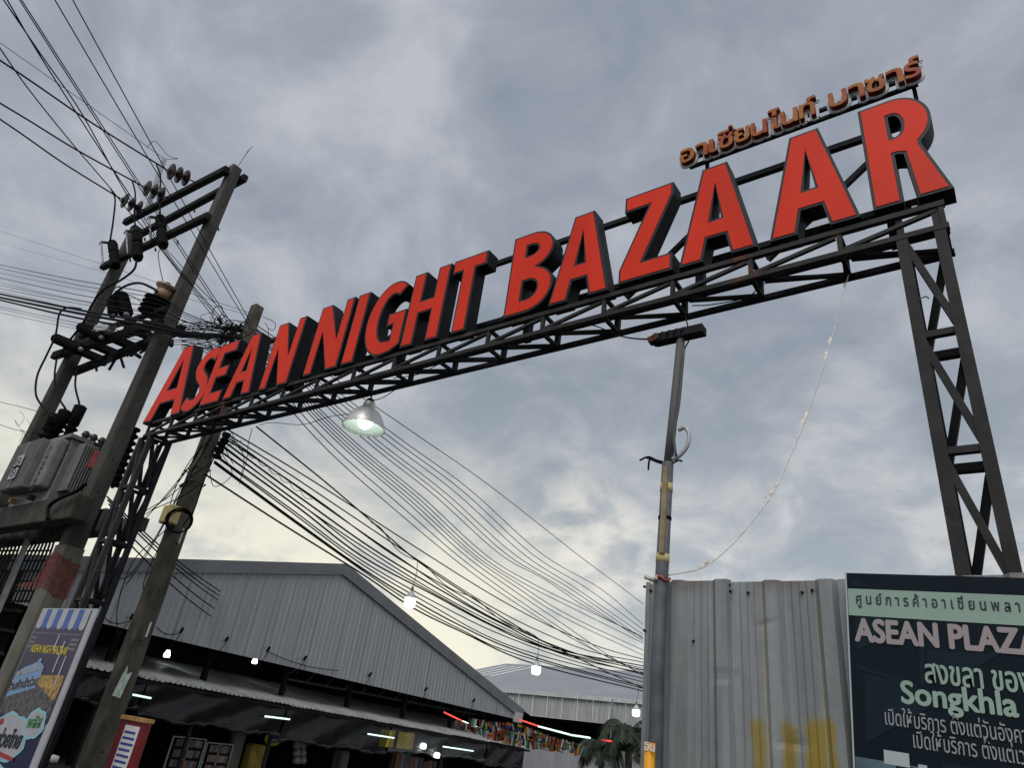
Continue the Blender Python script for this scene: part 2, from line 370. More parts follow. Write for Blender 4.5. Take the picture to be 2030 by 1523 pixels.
# letters -----------------------------------------------------------
def arc(cx, cy, rx, ry, a0, a1, n):
    return [(cx+rx*math.cos(math.radians(a0+(a1-a0)*i/n)), cy+ry*math.sin(math.radians(a0+(a1-a0)*i/n))) for i in range(n+1)]
def stroke(path, wd):
    P = [Vector(p) for p in path]; Lf, Rt = [], []
    for i, p in enumerate(P):
        t = (P[min(i+1, len(P)-1)]-P[max(i-1, 0)]).normalized(); n = Vector((-t.y, t.x))
        k = wd[i] if isinstance(wd, list) else wd
        Lf.append(tuple(p+n*k/2)); Rt.append(tuple(p-n*k/2))
    return Lf+Rt[::-1]
def glyph(c, W, H):
    s = 0.215*H/1.15
    if c == 'A':
        a = 0.125*H/1.15; Lg = 0.228*H/1.15; k = (W/2-a)/H; cb, ct, ap = 0.215*H, 0.40*H, 0.80*H
        o = [(0, 0), (Lg, 0), (Lg+cb*k*0.92, cb), (W-Lg-cb*k*0.92, cb), (W-Lg, 0), (W, 0), (W/2+a, H), (W/2-a, H)]
        q = max(0.05, W/2-(Lg+ct*k*0.95))
        return [o, [(W/2-q, ct), (W/2, ap), (W/2+q, ct)]]
    if c == 'E':
        b = 0.19*H; return [[(0, 0), (W, 0), (W, b), (s, b), (s, H/2-b*.45), (W*.9, H/2-b*.45), (W*.9, H/2+b*.5), (s, H/2+b*.5), (s, H-b), (W, H-b), (W, H), (0, H)]]
    if c == 'N':
        s = 0.175; d = 0.235; return [[(0, 0), (s, 0), (s, .60*H), (W-d, 0), (W, 0), (W, H), (W-s, H), (W-s, .42*H), (d, H), (0, H)]]
    if c == 'I': return [[(0, 0), (W, 0), (W, H), (0, H)]]
    if c == 'H':
        b = 0.18*H; return [[(0, 0), (s, 0), (s, H/2-b/2), (W-s, H/2-b/2), (W-s, 0), (W, 0), (W, H), (W-s, H), (W-s, H/2+b/2), (s, H/2+b/2), (s, H), (0, H)]]
    if c == 'T':
        b = 0.185*H; return [[(W/2-s/2, 0), (W/2+s/2, 0), (W/2+s/2, H-b), (W, H-b), (W, H), (0, H), (0, H-b), (W/2-s/2, H-b)]]
    if c == 'Z':
        b = 0.185*H; return [[(0, 0), (W, 0), (W, b), (.46*W, b), (W, .86*H), (W, H), (.05*W, H), (.05*W, H-b), (.53*W, H-b), (0, .15*H)]]
    if c == 'B':
        r1, r2 = .245*H, .275*H
        o = [(0, 0), (.45*W, 0)]+arc(.45*W, r2, .55*W, r2, -90, 76, 14)+arc(.42*W, H-r1, .52*W, r1, -62, 90, 14)+[(0, H)]
        t = .165*H
        h1 = [(s, t)]+arc(.46*W, r2, .55*W-s, r2-t, -90, 90, 10)+[(s, 2*r2-t)]
        h2 = [(s, 2*r2+t*.95)]+arc(.42*W, (2*r2+t*.95+H-t)/2, .52*W-s, (H-t-2*r2-t*.95)/2, -90, 90, 10)+[(s, H-t)]
        return [o, h1, h2]
    if c == 'R':
        r = .275*H; t = .165*H; zc = H-r
        o = [(0, 0), (s, 0), (s, H-2*r), (s+.02, H-2*r), (W*.50, H-2*r-.02), (W-s*1.12, 0), (W, 0), (W*.74, H-2*r+.035)]+arc(.44*W, zc, .49*W, r, -52, 90, 16)+[(0, H)]
        h = [(s, H-2*r+t*1.0)]+arc(.44*W, zc, .49*W-s, r-t, -90, 90, 10)+[(s, H-t)]
        return [o, h]
    if c == 'S':
        P = catmull([(W*.95, H*.835, 0), (W*.72, H*.905, 0), (W*.42, H*.885, 0), (W*.20, H*.735, 0), (W*.36, H*.575, 0), (W*.66, H*.44, 0), (W*.80, H*.26, 0), (W*.58, H*.105, 0), (W*.30, H*.085, 0), (W*.0, H*.165, 0)], 6)
        return [stroke([(p.x, p.y) for p in P], .20*H)]
    if c == 'G':
        b = .185*H; cx, cy = .56*W, H/2
        out_ = arc(cx, cy, .56*W, H/2, 52, 272, 22)
        inn = arc(cx+.02, cy, .56*W-s*1.02, H/2-b, 270, 60, 18)
        o = out_+[(W*.80, 0.02*H), (W, .09*H), (W, .545*H), (W*.56, .545*H), (W*.56, .545*H-b*.92), (W-s*.95, .545*H-b*.92), (W-s*.95, b*.98)]+inn
        return [o]
WORDS = [('A', -12.155, -10.945, 4.205, 5.68), ('S', -10.955, -10.33, 4.21, 5.40), ('E', -10.385, -9.835, 4.225, 5.40), ('A', -9.74, -9.02, 4.225, 5.385),
         ('N', -8.79, -8.115, 4.205, 5.385), ('N', -7.775, -7.055, 4.24, 5.42), ('I', -6.975, -6.735, 4.245, 5.41), ('G', -6.645, -5.895, 4.225, 5.42),
         ('H', -5.87, -5.235, 4.255, 5.40), ('T', -5.185, -4.635, 4.25, 5.40), ('B', -4.24, -3.61, 4.255, 5.42), ('A', -3.635, -2.90, 4.25, 5.425),
         ('Z', -2.785, -2.20, 4.275, 5.43), ('A', -2.13, -1.385, 4.265, 5.445), ('A', -1.27, -0.523, 4.265, 5.455), ('R', -0.425, 0.15, 4.285, 5.475)]
LF, LB = GY0-0.055, GY0+0.135          # front face and back of the letter boxes
for c, x0, x1, z0, z1 in WORDS:
    k = LF/GY0                          # the pixels were read on the truss plane
    x0, x1, z0, z1 = x0*k, x1*k, z0*k+EYE, z1*k+EYE
    O = glyph(c, x1-x0, z1-z0)
    O = [orient([(p[0]+x0, p[1]+z0) for p in P], i == 0) for i, P in enumerate(O)]
    body = link('letter', plate_mesh('letter', O, LF+0.012, LB, 'letter_body'), gate)
    link('letter_border', plate_mesh('letter_border', O, LF, LF+0.0115, 'letter_trim'), body)
    link('letter_face', plate_mesh('letter_face', [inset(P, 0.025) for P in O], LF-0.006, LF+0.004, 'letter_red'), body)
    for zb in (z0-0.02,):
        mb = MB(); mb.box(((x0+x1)/2-0.02, LF+0.08, Z_TOP+0.028), ((x0+x1)/2+0.02, LF+0.12, z0-0.001)); part('letter_foot', mb, 'galv', gate)

# Thai letters on their own rails above the end of the word
TY = 5.16
tA, tB = PY(1352, 326, TY), PY(1836, 163, TY)
zb = (tA.z+tB.z)/2-0.0
tw = tB.x-tA.x
mat('thai_gold', (0.46, 0.20, 0.045), 0.55, 0, 0.0, 4.5, col2=(0.36, 0.055, 0.03), spec=0.2)
mat('thai_red', (0.20, 0.022, 0.018), 0.55, 0, 0.2, 4, spec=0.2)
mat('thai_back', (0.60, 0.61, 0.63), 0.5, 0, 0.08, 5)
for z in (zb+0.075, zb+0.20): gpart('thai_rail', (tA.x+0.05, TY+0.10, z), (tB.x-0.06, TY+0.10, z), 0.035, m='steel_black')
for q in (PY(1400, 325, TY+0.1), PY(1812, 175, TY+0.1)): gpart('thai_post', (q.x, TY+0.135, 5.5+EYE), (q.x, TY+0.135, zb+0.19), 0.035, m='steel_black')
clusters = ['อ', 'า', 'เ', 'ซี่', 'ย', 'น', 'ไ', 'น', 'ท์', ' ', 'บ', 'า', 'ซ', 'า', 'ร์']
adv = [1.0, .82, .55, 1.0, .95, 1.0, .68, 1.0, .98, .55, 1.0, .82, 1.0, .82, .80]
tot_w = sum(adv); xx = tA.x
SZ = 0.335
back = None
for cl_, a in zip(clusters, adv):
    cw = a*tw/tot_w
    if cl_ != ' ':
        cu = bpy.data.curves.new('tmp', 'FONT'); cu.body = cl_; cu.size = SZ; o = bpy.data.objects.new('tmp', cu); C.objects.link(o)
        dg = bpy.context.evaluated_depsgraph_get(); bb = [v for v in o.evaluated_get(dg).bound_box]; bx0 = min(b[0] for b in bb); bx1 = max(b[0] for b in bb)
        bpy.data.objects.remove(o); bpy.data.curves.remove(cu)
        fx = min(1.35, (cw*0.86)/(bx1-bx0)); ox = xx-bx0*fx
        xf = lambda q, ox=ox: Vector((q.x+ox, q.y+TY, q.z+zb+0.02))
        bk = link('thai_letter', text_plate('thai_letter', cl_, SZ, 0.0, 0.02, 'thai_back', xf, bold=0.095, sx=fx), gate)
        link('raised_letter', text_plate('raised_letter', cl_, SZ, -0.050, 0.001, 'thai_red', xf, bold=0.020, sx=fx), bk)
        link('letter_face', text_plate('letter_face', cl_, SZ, -0.056, -0.0495, 'thai_gold', xf, bold=0.018, sx=fx), bk)
    xx += cw

# pendant lamp under the beam ----------------------------------------
lp = PY(738, 779, GY1); lx, ly, lz = lp.x, GY1, Z_BOT-0.03
lamp = thing('pendant_lamp', 'bell shaped aluminium pendant lamp with a lit bulb hanging under the gate', 'lamp', (lx, ly, lz))
ctr = PY(703, 850, GY1); rimz = ctr.z
Hs = lz-rimz
mb = MB(); mb.tube([(lx, ly, lz), (lx, ly, lz-0.07)], 0.012); mb.lathe([(0.0, -0.06), (0.045, -0.065), (0.062, -0.10), (0.064, -0.125), (0.0, -0.125)], 16, (lx, ly, lz)); part('holder', mb, 'cable', lamp)
sh = [(0.075, -0.115), (0.088, -0.20), (0.12, -0.215), (0.17, -0.26), (0.225, -0.34), (0.262, -0.43), (0.272, -Hs+0.0), (0.282, -Hs-0.02)]
mb = MB(); mb.lathe(sh, 40, (lx, ly, lz)); shade = part('shade', mb, 'alu', lamp)
mb = MB(); mb.lathe([(0.0, -0.13)]+[(r-0.006, h-0.003) for r, h in sh[:-1]]+[(0.280, -Hs-0.0205)], 40, (lx, ly, lz)); part('reflector', mb, 'lamp_inner', shade)
mb = MB(); mb.tube([(lx+0.2825*math.cos(a*math.pi/20), ly+0.2825*math.sin(a*math.pi/20), lz-Hs-0.02) for a in range(41)], 0.005, 5); part('rim', mb, 'alu', shade)
mb = MB(); mb.lathe([(0.03, -0.13), (0.05, -0.22), (0.085, -0.30), (0.10, -0.38), (0.085, -0.45), (0.045, -0.485), (0.0, -0.495)], 20, (lx, ly, lz)); part('bulb', mb, 'bulb_glow', lamp)
def wire(name, pts, r, label, cat='cable', group=None, m='cable', n=5):
    mb = MB(); mb.tube(pts, r, n); return solo(name, mb, m, label, cat, group)
wire('lamp_cable', catmull([(lx+0.05, ly-0.01, lz-0.10), PY(760, 788, GY1), PY(786, 771, GY1)], 6), 0.006, 'thin black cable looping from the beam to the pendant lamp')
wire('lamp_cable', catmull([(lx-0.06, ly, lz-0.25), PY(655, 826, GY1), PY(600, 842, GY1), PY(540, 838, GY1), PY(515, 843, GY1)], 6), 0.005, 'thin cable drooping from the pendant shade back to the truss')

# ------------------------------------------------------------------ concrete poles
def sq_pole(mb, base, top, h0, h1, ch_=0.22, n=14):
    base, top = Vector(base), Vector(top)
    prof = []
    for i in range(n+1):
        t = i/n; c = base.lerp(top, t); h = h0+(h1-h0)*t; k = h*(1-ch_)
        prof.append([(c.x-k, c.y-h, c.z), (c.x+k, c.y-h, c.z), (c.x+h, c.y-k, c.z), (c.x+h, c.y+k, c.z), (c.x+k, c.y+h, c.z), (c.x-k, c.y+h, c.z), (c.x-h, c.y+k, c.z), (c.x-h, c.y-k, c.z)])
    vs_ = [v for r in prof for v in r]; fs = []
    for i in range(n):
        for k in range(8): a, b = i*8+k, i*8+(k+1) % 8; fs.append((a, b, b+8, a+8))
    fs += [tuple(range(7, -1, -1)), tuple(range(n*8, n*8+8))]
    mb.add(vs_, fs)
hole_mb = MB(); hole_mb.lathe([(0.0, 0.004), (0.017, 0.004), (0.019, 0.0)], 10, axis=(1, 0, 0)); HOLE = hole_mb.mesh('bolt_hole', 'hole')
def holes(parent, base, top, h0, h1, zs):
    base, top = Vector(base), Vector(top)
    for z in zs:
        t = (z-base.z)/(top.z-base.z); c = base.lerp(top, t); h = h0+(h1-h0)*t
        link('bolt_hole', HOLE, parent, (c.x+h, c.y+random.uniform(-.02, .02), z))

HR0, HR1 = (-13.50, 5.22, 0), (-13.30, 5.20, 11.15+EYE)
HL0, HL1 = (-17.92, 5.22, 0), (-17.80, 5.20, 11.10+EYE)
frame = thing('utility_pole_frame', 'twin concrete utility poles joined by crossarms and a thick platform left of the gate', 'utility pole', (-15.6, 5.2, 0))
for b, t in ((HR0, HR1), (HL0, HL1)):
    mb = MB(); sq_pole(mb, b, t, 0.185, 0.120); p = part('pole', mb, 'concrete', frame)
    holes(p, b, t, 0.185, 0.120, [1.2+0.62*i for i in range(18)])
# pale band low on the near pole
mb = MB(); sq_pole(mb, (-13.497, 5.22, 0.02), (-13.462, 5.217, 3.9), 0.195, 0.188, n=4); part('pole_pale_band', mb, 'concrete_pale', frame)
def arm(p, q, hh=0.19, wd=0.15, m='arm_black'):
    mb = MB(); p, q = Vector(p), Vector(q); mb.bar(p, q, wd, hh)
    o = part('crossarm', mb, m, frame); bv = o.modifiers.new('bevel', 'BEVEL'); bv.width = 0.035; bv.segments = 2
    return o
AF, AR = 4.98, 5.44
arm(PY(248, 441, AF), PY(450, 336, AF)); arm(PY(272, 468, AR), PY(487, 352, AR))
arm(PY(203, 530, AF), PY(414, 428, AF), 0.18)
arm(PY(107, 706, AF), PY(318, 640, AF), 0.2); arm(PY(146, 738, AR), PY(362, 652, AR), 0.2)
arm(PY(160, 668, AF-.1), PY(330, 612, AF-.1), 0.12, 0.1)
for xx in (-17.1, -16.4, -15.6, -14.7):
    mb = MB(); zz_ = 7.05+EYE-0.0; mb.bar((xx, AF-.05, zz_-0.12), (xx+.1, AR+.1, zz_-0.12), 0.22, 0.14); part('arm_brace', mb, 'arm_black', frame)
# threaded ends of bolts on the arms
for (x, y) in ((367, 452), (385, 415), (352, 477), (330, 470), (308, 492), (258, 513), (432, 450), (287, 472)):
    c = PY(x, y, AF+0.05); mb = MB(); mb.bar(c, c+Vector((0.04, 0.02, -0.09)), 0.03); part('bolt', mb, 'steel_black', frame)
# steel channel on top of the left pole and wire spikes
cb, ct = PX(288, 425, -17.8), PX(326, 315, -17.8)
mb = MB(); mb.bar(cb, ct, 0.12, 0.10); part('earth_wire_bracket', mb, 'galv_light', frame)
tp = Vector(HR1)
mb = MB(); mb.tube([tp+Vector((0.02, 0.02, 0)), tp+Vector((0.10, 0.05, 0.45)), tp+Vector((0.16, 0.1, 0.75))], 0.006, 4); mb.tube([tp+Vector((0.09, 0.05, 0.40)), tp+Vector((0.02, 0.10, 0.72))], 0.005, 4); part('spike', mb, 'cable', frame)
# platform beams
zt = PY(155, 985, 4.86).z; zl = PY(150, 1030, 4.86).z
xe = PY(163, 1005, 4.86).x
for (y0, y1, xa, m) in ((4.72, 5.02, xe, 'concrete_moss'), (5.42, 5.72, PY(212, 1010, 5.45).x, 'concrete_moss')):
    mb = MB(); mb.box((-18.6, y0, zl-0.02), (xa, y1, zt)); o = part('platform_beam', mb, m, frame); bv = o.modifiers.new('bevel', 'BEVEL'); bv.width = 0.03; bv.segments = 2
mb = MB(); e0 = PY(215, 1012, 5.6); e1 = PY(289, 1026, 5.6); mb.bar((e0.x, 5.6, zl+0.1), (e1.x, 5.6, zl+0.1), 0.16, 0.22); part('beam_tail', mb, 'concrete_moss', frame)
for i, xx in enumerate((-16.9, -16.2, -15.4, -14.6)):
    mb = MB(); mb.bar((xx, 4.6, zt+0.05), (xx+0.05, 5.8, zt+0.05), 0.10, 0.09); part('bearer', mb, 'steel_dark' if i % 2 else 'wood', frame)
# red safety net wrapped round the near pole
n0 = 0.205; za, zb_ = PX(150, 1110, -13.3).z, PX(120, 1180, -13.3).z
mb = MB(); Vn = []
ring = [(-n0, -n0), (0, -n0-.01), (n0, -n0), (n0+.01, 0), (n0, n0), (0, n0+.01), (-n0, n0)]
for j in range(7):
    z = za+(zb_-za)*j/6
    for i, (a, b) in enumerate(ring): Vn.append((-13.485+a*(1+0.02*random.random()), 5.218+b*(1+0.03*random.random()), z+0.08*math.sin(i*1.3)*(1 if j else 1)))
Fn = [(j*7+i, j*7+i+1, (j+1)*7+i+1, (j+1)*7+i) for j in range(6) for i in range(6)]
o0 = len(Vn)
Vn += [tuple(PY(30, 1160, 5.0)), tuple(PY(55, 1168, 5.0)), tuple(PY(75, 1150, 5.0))]
Fn += [(0, 7, o0+2), (7, 14, o0+2), (14, o0+1, o0+2), (14, 21, o0+1), (o0+1, o0, o0+2)]
mb.add(Vn, Fn)
solo('safety_net', mb, 'net_red', 'torn red safety net wrapped round the near concrete pole', 'net')

# strain insulators and the three conductors --------------------------
disc = MB(); disc.lathe([(0.0, -0.02), (0.135, -0.015), (0.15, 0.0), (0.145, 0.02), (0.10, 0.045), (0.055, 0.06), (0.05, 0.12), (0.0, 0.125)], 18); DISC = disc.mesh('insulator_disc', 'porcelain')
strings = [((291, 420), (238, 393), (0, 236), 'lowest and leftmost'), ((335, 393), (283, 369), (0, 204), 'middle'), ((385, 360), (330, 336), (0, 119), 'highest and rightmost')]
for (a, b, far, word) in strings:
    A = PY(*a, AF-0.1); B = PX(*b, A.x); d = (B-A); 
    if d.length > 1.6: d = d.normalized()*1.6; B = A+d
    t = thing('insulator_string', 'brown three disc strain insulator string, %s of the three on the top crossarm' % word, 'insulator', A, 'strain insulator strings')
    q = d.to_track_quat('Z', 'Y').to_euler()
    for k in (0.30, 0.56, 0.82):
        o = link('insulator_disc', DISC, t, A+d*k, q); o.scale = (1.35, 1.35, .62)
    mb = MB(); mb.tube([A, B], 0.016, 5); part('pin', mb, 'steel_black', t)
    Fp = PX(*far, A.x); dirv = Fp-B; End = B+dirv*2.2
    mid = B+dirv
    wire('power_line', catmull([B, B.lerp(mid, .5)-Vector((0, 0, .05)), mid, End], 6), 0.019, 'thick black conductor running out from the %s insulator string' % word, 'power line', 'high voltage power lines')
# earth wire
eb = ct; wire('earth_wire', [eb, PX(276, 279, -17.8), PX(0, 84, -17.8)+(PX(0, 84, -17.8)-PX(276, 279, -17.8))*0.6], 0.008, 'hair thin earth wire reaching the pale bracket on the left pole', 'wire')
wire('earth_wire_loop', catmull([eb, eb+Vector((0.2, 0.25, .15)), PX(333, 308, -17.6), PX(308, 280, -17.7), PX(291, 292, -17.8)], 5), 0.008, 'thin looped tail of wire above the pale pole bracket', 'wire')

# fuse cutouts -------------------------------------------------------
def ribbed(mb, p, q, r, n, rr=0.72, seg=14):
    p, q = Vector(p), Vector(q); d = q-p; ln = d.length; prof = [(0, 0)]
    for i in range(n):
        h = ln*i/n; s = ln/n; prof += [(r*rr, h), (r*rr, h+s*.35), (r, h+s*.5), (r*.98, h+s*.62), (r*rr, h+s*.85)]
    prof += [(r*rr, ln), (0, ln)]
    mb.lathe(prof, seg, p, d)
for i, ((tx, ty), (bx, by), word) in enumerate([((223, 482), (229, 527), 'lowest'), ((272, 460), (273, 512), 'middle'), ((318, 432), (323, 487), 'highest')]):
    T_, B_ = PY(tx, ty, AF-.14), PY(bx, by, AF-.14)
    t = thing('fuse_cutout', 'black fuse cutout clamped on the third crossarm, %s of the three' % word, 'fuse', B_, 'fuse cutouts')
    mb = MB(); m_ = T_.lerp(B_, .45); ribbed(mb, T_, m_, .125, 3, .85); ribbed(mb, T_.lerp(B_, .5), B_, .125, 3, .85); mb.tube([T_, B_], 0.075, 10); part('insulator_body', mb, 'polymer_black', t)
    l0, l1 = PY(tx-22, ty-2, AF-.3), PY(tx-19, ty+44, AF-.3)
    mb = MB(); mb.tube([l0, l1], 0.022, 8); part('fuse_tube', mb, 'galv', t)
    mb = MB(); mb.bar(T_, l0, 0.05, 0.05); part('bracket', mb, 'steel_black', t)
    mb = MB(); mb.bar(l1, B_.lerp(T_, .2), 0.04, 0.05); part('bracket', mb, 'steel_black', t)
    mb = MB(); mb.tube([l0, l0+Vector((-.06, 0, .05)), l0+Vector((-.08, 0, -.04)), l0+Vector((-.03, 0, -.08))], 0.012, 5); part('hook', mb, 'steel_black', t)

# cable heads and arresters on the lower arms -----------------------
def arrester(pa, pb, Y, r, n, label, top=None):
    A, B = PY(*pa, Y), PY(*pb, Y)
    t = thing('surge_arrester', label, 'insulator', A, 'ribbed insulators on the lower crossarms')
    mb = MB(); ribbed(mb, A, B, r, n, .68); part('ribbed_body', mb, 'polymer_black', t)
    d = (B-A).normalized(); mb = MB(); mb.tube([B, B+d*.12], r*.45, 8); mb.tube([A-d*.1, A], r*.4, 8); part('terminal', mb, 'galv' if top is None else top, t)
arrester((250, 622), (241, 587), AF-.1, .15, 8, 'fat ribbed black arrester standing upright between the two poles')
arrester((224, 625), (221, 592), AR, .12, 7, 'slim ribbed arrester standing close to the left pole')
arrester((159, 692), (110, 671), AF-.2, .13, 8, 'ribbed cable head lying at the left end of the lower crossarm')
arrester((200, 669), (161, 649), AF-.2, .13, 8, 'ribbed cable head lying just in front of the left pole')
A, B = PY(300, 628, AF-.05), PY(326, 577, AF-.05)
t = thing('cable_termination', 'stacked black bushing with a tan porcelain cap beside the right pole', 'insulator', A)
mb = MB(); ribbed(mb, A, A.lerp(B, .68), .30, 4, .62, 18); part('skirt', mb, 'polymer_black', t)
mb = MB(); mb.lathe([(0, 0), (.16, 0), (.16, .2), (.10, .24), (.20, .28), (.21, .33), (0, .35)], 18, A.lerp(B, .66), B-A); part('cap', mb, 'porcelain_tan', t)
mb = MB(); mb.tube([B, B+(B-A).normalized()*.2], .05, 8); part('terminal', mb, 'steel_black', t)
b0 = PY(192, 655, AF-.2); mb = MB(); mb.bar(b0, PY(222, 650, AF-.2), 0.16, 0.18); solo('sensor_box', mb, 'galv_light', 'small pale grey box among the dark fittings on the lower crossarm', 'box')
# clutter of clamps under the lower arm
for i in range(16):
    f = i/15; x, y = 190+150*f, 722-50*f+random.uniform(-4, 6); c = PY(x, y, AR-.1)
    mb = MB(); d = Vector((random.uniform(-.2, .2), random.uniform(-.2, .2), random.uniform(-.28, -.05))); mb.bar(c, c+d, random.uniform(.03, .07)); part('clamp', mb, 'steel_black', frame)

# heavy jumper cables
def pw(name, pts, Y, r, label, cat='cable', group=None, m='cable', k=7):
    P = [PY(p[0], p[1], p[2] if len(p) > 2 else Y) for p in pts]
    return wire(name, catmull(P, k) if len(P) > 2 else P, r, label, cat, group, m)
pw('jumper_cable', [(220, 374), (228, 395), (224, 440), (218, 478)], 4.4, .022, 'black jumper dropping from the lowest conductor to the lowest fuse cutout')
pw('jumper_cable', [(262, 357), (268, 385), (266, 432), (272, 458)], 4.6, .022, 'black jumper dropping from the middle conductor to the middle fuse cutout')
pw('jumper_cable', [(310, 325), (318, 350), (316, 395), (318, 432)], 4.7, .022, 'black jumper dropping from the highest conductor to the highest fuse cutout')
pw('jumper_cable', [(271, 516), (265, 535), (240, 555), (205, 575), (182, 605), (165, 640), (132, 683), (120, 705)], 4.75, .026, 'thick cable sweeping down from the middle fuse cutout past the left pole')
pw('jumper_cable', [(212, 607), (218, 592), (245, 569), (275, 561), (300, 570), (311, 578)], 4.75, .028, 'thick cable arching over the arresters to the tan capped bushing')
pw('jumper_cable', [(160, 612), (135, 610), (118, 622), (110, 665), (92, 705), (74, 745), (72, 785), (92, 815), (104, 828)], 4.7, .024, 'thick black cable looping out at far left down to the transformer')
pw('jumper_cable', [(112, 712), (108, 750), (115, 785), (130, 811)], 4.8, .022, 'black cable hanging to the middle transformer bushing')
pw('jumper_cable', [(152, 733), (149, 765), (157, 800)], 4.9, .022, 'black cable hanging straight to the right transformer bushing')
pw('jumper_cable', [(323, 490), (314, 502), (318, 535), (327, 572)], 4.9, .009, 'thin lead from the highest fuse cutout to the tan capped bushing')
pw('jumper_cable', [(325, 490), (340, 505), (362, 530), (390, 565), (425, 600)], 5.3, .009, 'thin lead curving from the highest fuse cutout behind the right pole')
pw('jumper_cable', [(243, 583), (238, 568), (226, 574), (213, 596)], 4.8, .009, 'thin lead from the upright arrester to the left pole')
pw('jumper_cable', [(244, 583), (262, 587), (282, 600), (297, 612)], 4.9, .009, 'thin lead from the upright arrester to the stacked bushing')

# ------------------------------------------------------------------ transformer
Pc = PY(92, 965, 4.62); Xc = Pc.x; z0 = Pc.z; z1 = PY(126, 868, 4.62).z; Yb = PX(188, 935, Xc).y
XLt = Xc-1.75
tr = thing('transformer', 'grey finned pole transformer with black bushings standing on the concrete platform', 'transformer', ((Xc+XLt)/2, 5.1, zt+.1))
mb = MB(); mb.box((XLt, 4.72, z0-.25), (Xc-0.1, Yb, z1)); mb.box((XLt+.2, 4.85, zt+0.1), (Xc-.25, Yb-.15, z0-.25)); o = part('tank', mb, 'tank_grey', tr); bv = o.modifiers.new('b', 'BEVEL'); bv.width = .03; bv.segments = 2
mb = MB(); mb.box((XLt-.06, 4.64, z1), (Xc-.03, Yb+.06, z1+.07)); part('lid', mb, 'tank_grey', tr)
nf = 9
for i in range(nf):
    y = 4.86+(Yb-4.9)*i/(nf-1); mb = MB(); mb.box((Xc-.1, y-.012, z0), (Xc+.24, y+.012, z1-.08)); part('cooling_fin', mb, 'tank_grey', tr)
nf = 16
for i in range(nf):
    x = XLt+.05+(Xc-.62-XLt)*i/(nf-1); mb = MB(); mb.box((x-.014, 4.40, z0), (x+.014, 4.72, z1-.05)); part('cooling_fin', mb, 'tank_grey', tr)
# plain sheet between the two radiators carries the stencil
mb = MB(); mb.box((Xc-.52, 4.50, z0-.02), (Xc-.09, 4.715, z1-.05)); o = part('corner_panel', mb, 'tank_grey', tr); bv = o.modifiers.new('b', 'BEVEL'); bv.width = .06; bv.segments = 3
xf = lambda q: Vector((Xc-.33+q.z, 4.496+q.y, z1-.22-q.x))
link('stencil', text_plate('stencil', 'C-3 PEA.BO', .175, -.002, .003, 'ink_dark', xf, bold=.01), tr)
mb = MB(); mb.box((Xc+.243, 4.86+(Yb-4.86)*.40, z0+.52), (Xc+.252, 4.86+(Yb-4.86)*.68, z0+.86)); part('warning_plate', mb, 'red_plate' if False else mat('red_plate', (.42, .10, .09), .6, 0, .3, 9).name, tr, 'faded red warning plate')
sx_ = XLt+.62
mb = MB(); mb.box((sx_-.02, 4.385, z0+.02), (sx_+.02, 4.395, z1-.06)); part('strap', mb, 'galv', tr)
for k, tx in ((.52, '2'), (.30, '2')):
    zc = z0+(z1-z0)*k; mb = MB(); mb.box((sx_-.14, 4.365, zc-.13), (sx_+.14, 4.383, zc+.13)); p = part('number_plate', mb, 'white_paint' if False else 'galv_light', tr)
    mb = MB(); mb.tube([(sx_+.085*math.cos(a), 4.362, zc+.085*math.sin(a)) for a in [j*math.pi/8 for j in range(17)]], .010, 4); mb.tube([(sx_-.04, 4.362, zc+.03), (sx_+.04, 4.362, zc-.03)], .010, 4); part('plate_mark', mb, 'ink_dark', p)
for i, ((bx, by), (tx, ty), Y) in enumerate((((94, 862), (112, 822), 4.85), ((119, 858), (131, 814), 5.05), ((146, 855), (161, 805), 5.25))):
    T_ = PY(tx, ty, Y); B_ = Vector((T_.x, T_.y, z1+.07))
    ln = T_.z-B_.z; mb = MB(); mb.lathe([(0, 0), (.10, 0), (.09, ln*.1), (.17, ln*.17), (.09, ln*.22), (.09, ln*.30), (.165, ln*.36), (.08, ln*.41), (.08, ln*.50), (.15, ln*.55), (.08, ln*.60), (.12, ln*.63), (.13, ln*.98), (.09, ln), (0, ln)], 16, B_); part('bushing', mb, 'polymer_black', tr)
a = PY(150, 868, 5.3); mb = MB(); mb.tube([(a.x+.35, 5.3, z1+.07), (a.x+.5, 5.35, z1+.55)], .045, 10); part('filler_pipe', mb, 'galv', tr)
for k in range(4):
    mb = MB(); mb.lathe([(0, 0), (.07, 0), (.05, .08), (.08, .12), (.04, .2), (0, .2)], 10, (Xc-.25, 4.95+.16*k, z1+.07)); part('low_voltage_bushing', mb, 'porcelain', tr)
pw('transformer_cable', [(170, 960), (150, 975), (120, 988), (97, 1005), (95, 1030)], 4.62, .035, 'thick cable bending from the transformer over the platform edge')
pw('transformer_cable', [(175, 873), (190, 880), (204, 887), (216, 895)], 5.1, .03, 'stubby dark cable from the transformer lid to the right pole')

# spool insulators on a rack on the right pole
rk = thing('insulator_rack', 'vertical rack of black spool insulators between the right pole and the gate column', 'insulator', PY(243, 920, 5.72))
r0, r1 = PY(267, 852, 5.7), PY(230, 962, 5.7)
for i in range(8):
    f = (i+.5)/8; c = r0.lerp(r1, f); mb = MB(); mb.lathe([(0, -.10), (.10, -.10), (.11, -.06), (.055, -.02), (.055, .02), (.11, .06), (.10, .10), (0, .10)], 14, c); part('spool', mb, 'polymer_black', rk)
mb = MB(); mb.bar(r0+Vector((-.12, 0, .05)), r1+Vector((-.12, 0, -.05)), .03, .06); part('rack_bar', mb, 'steel_black', rk)

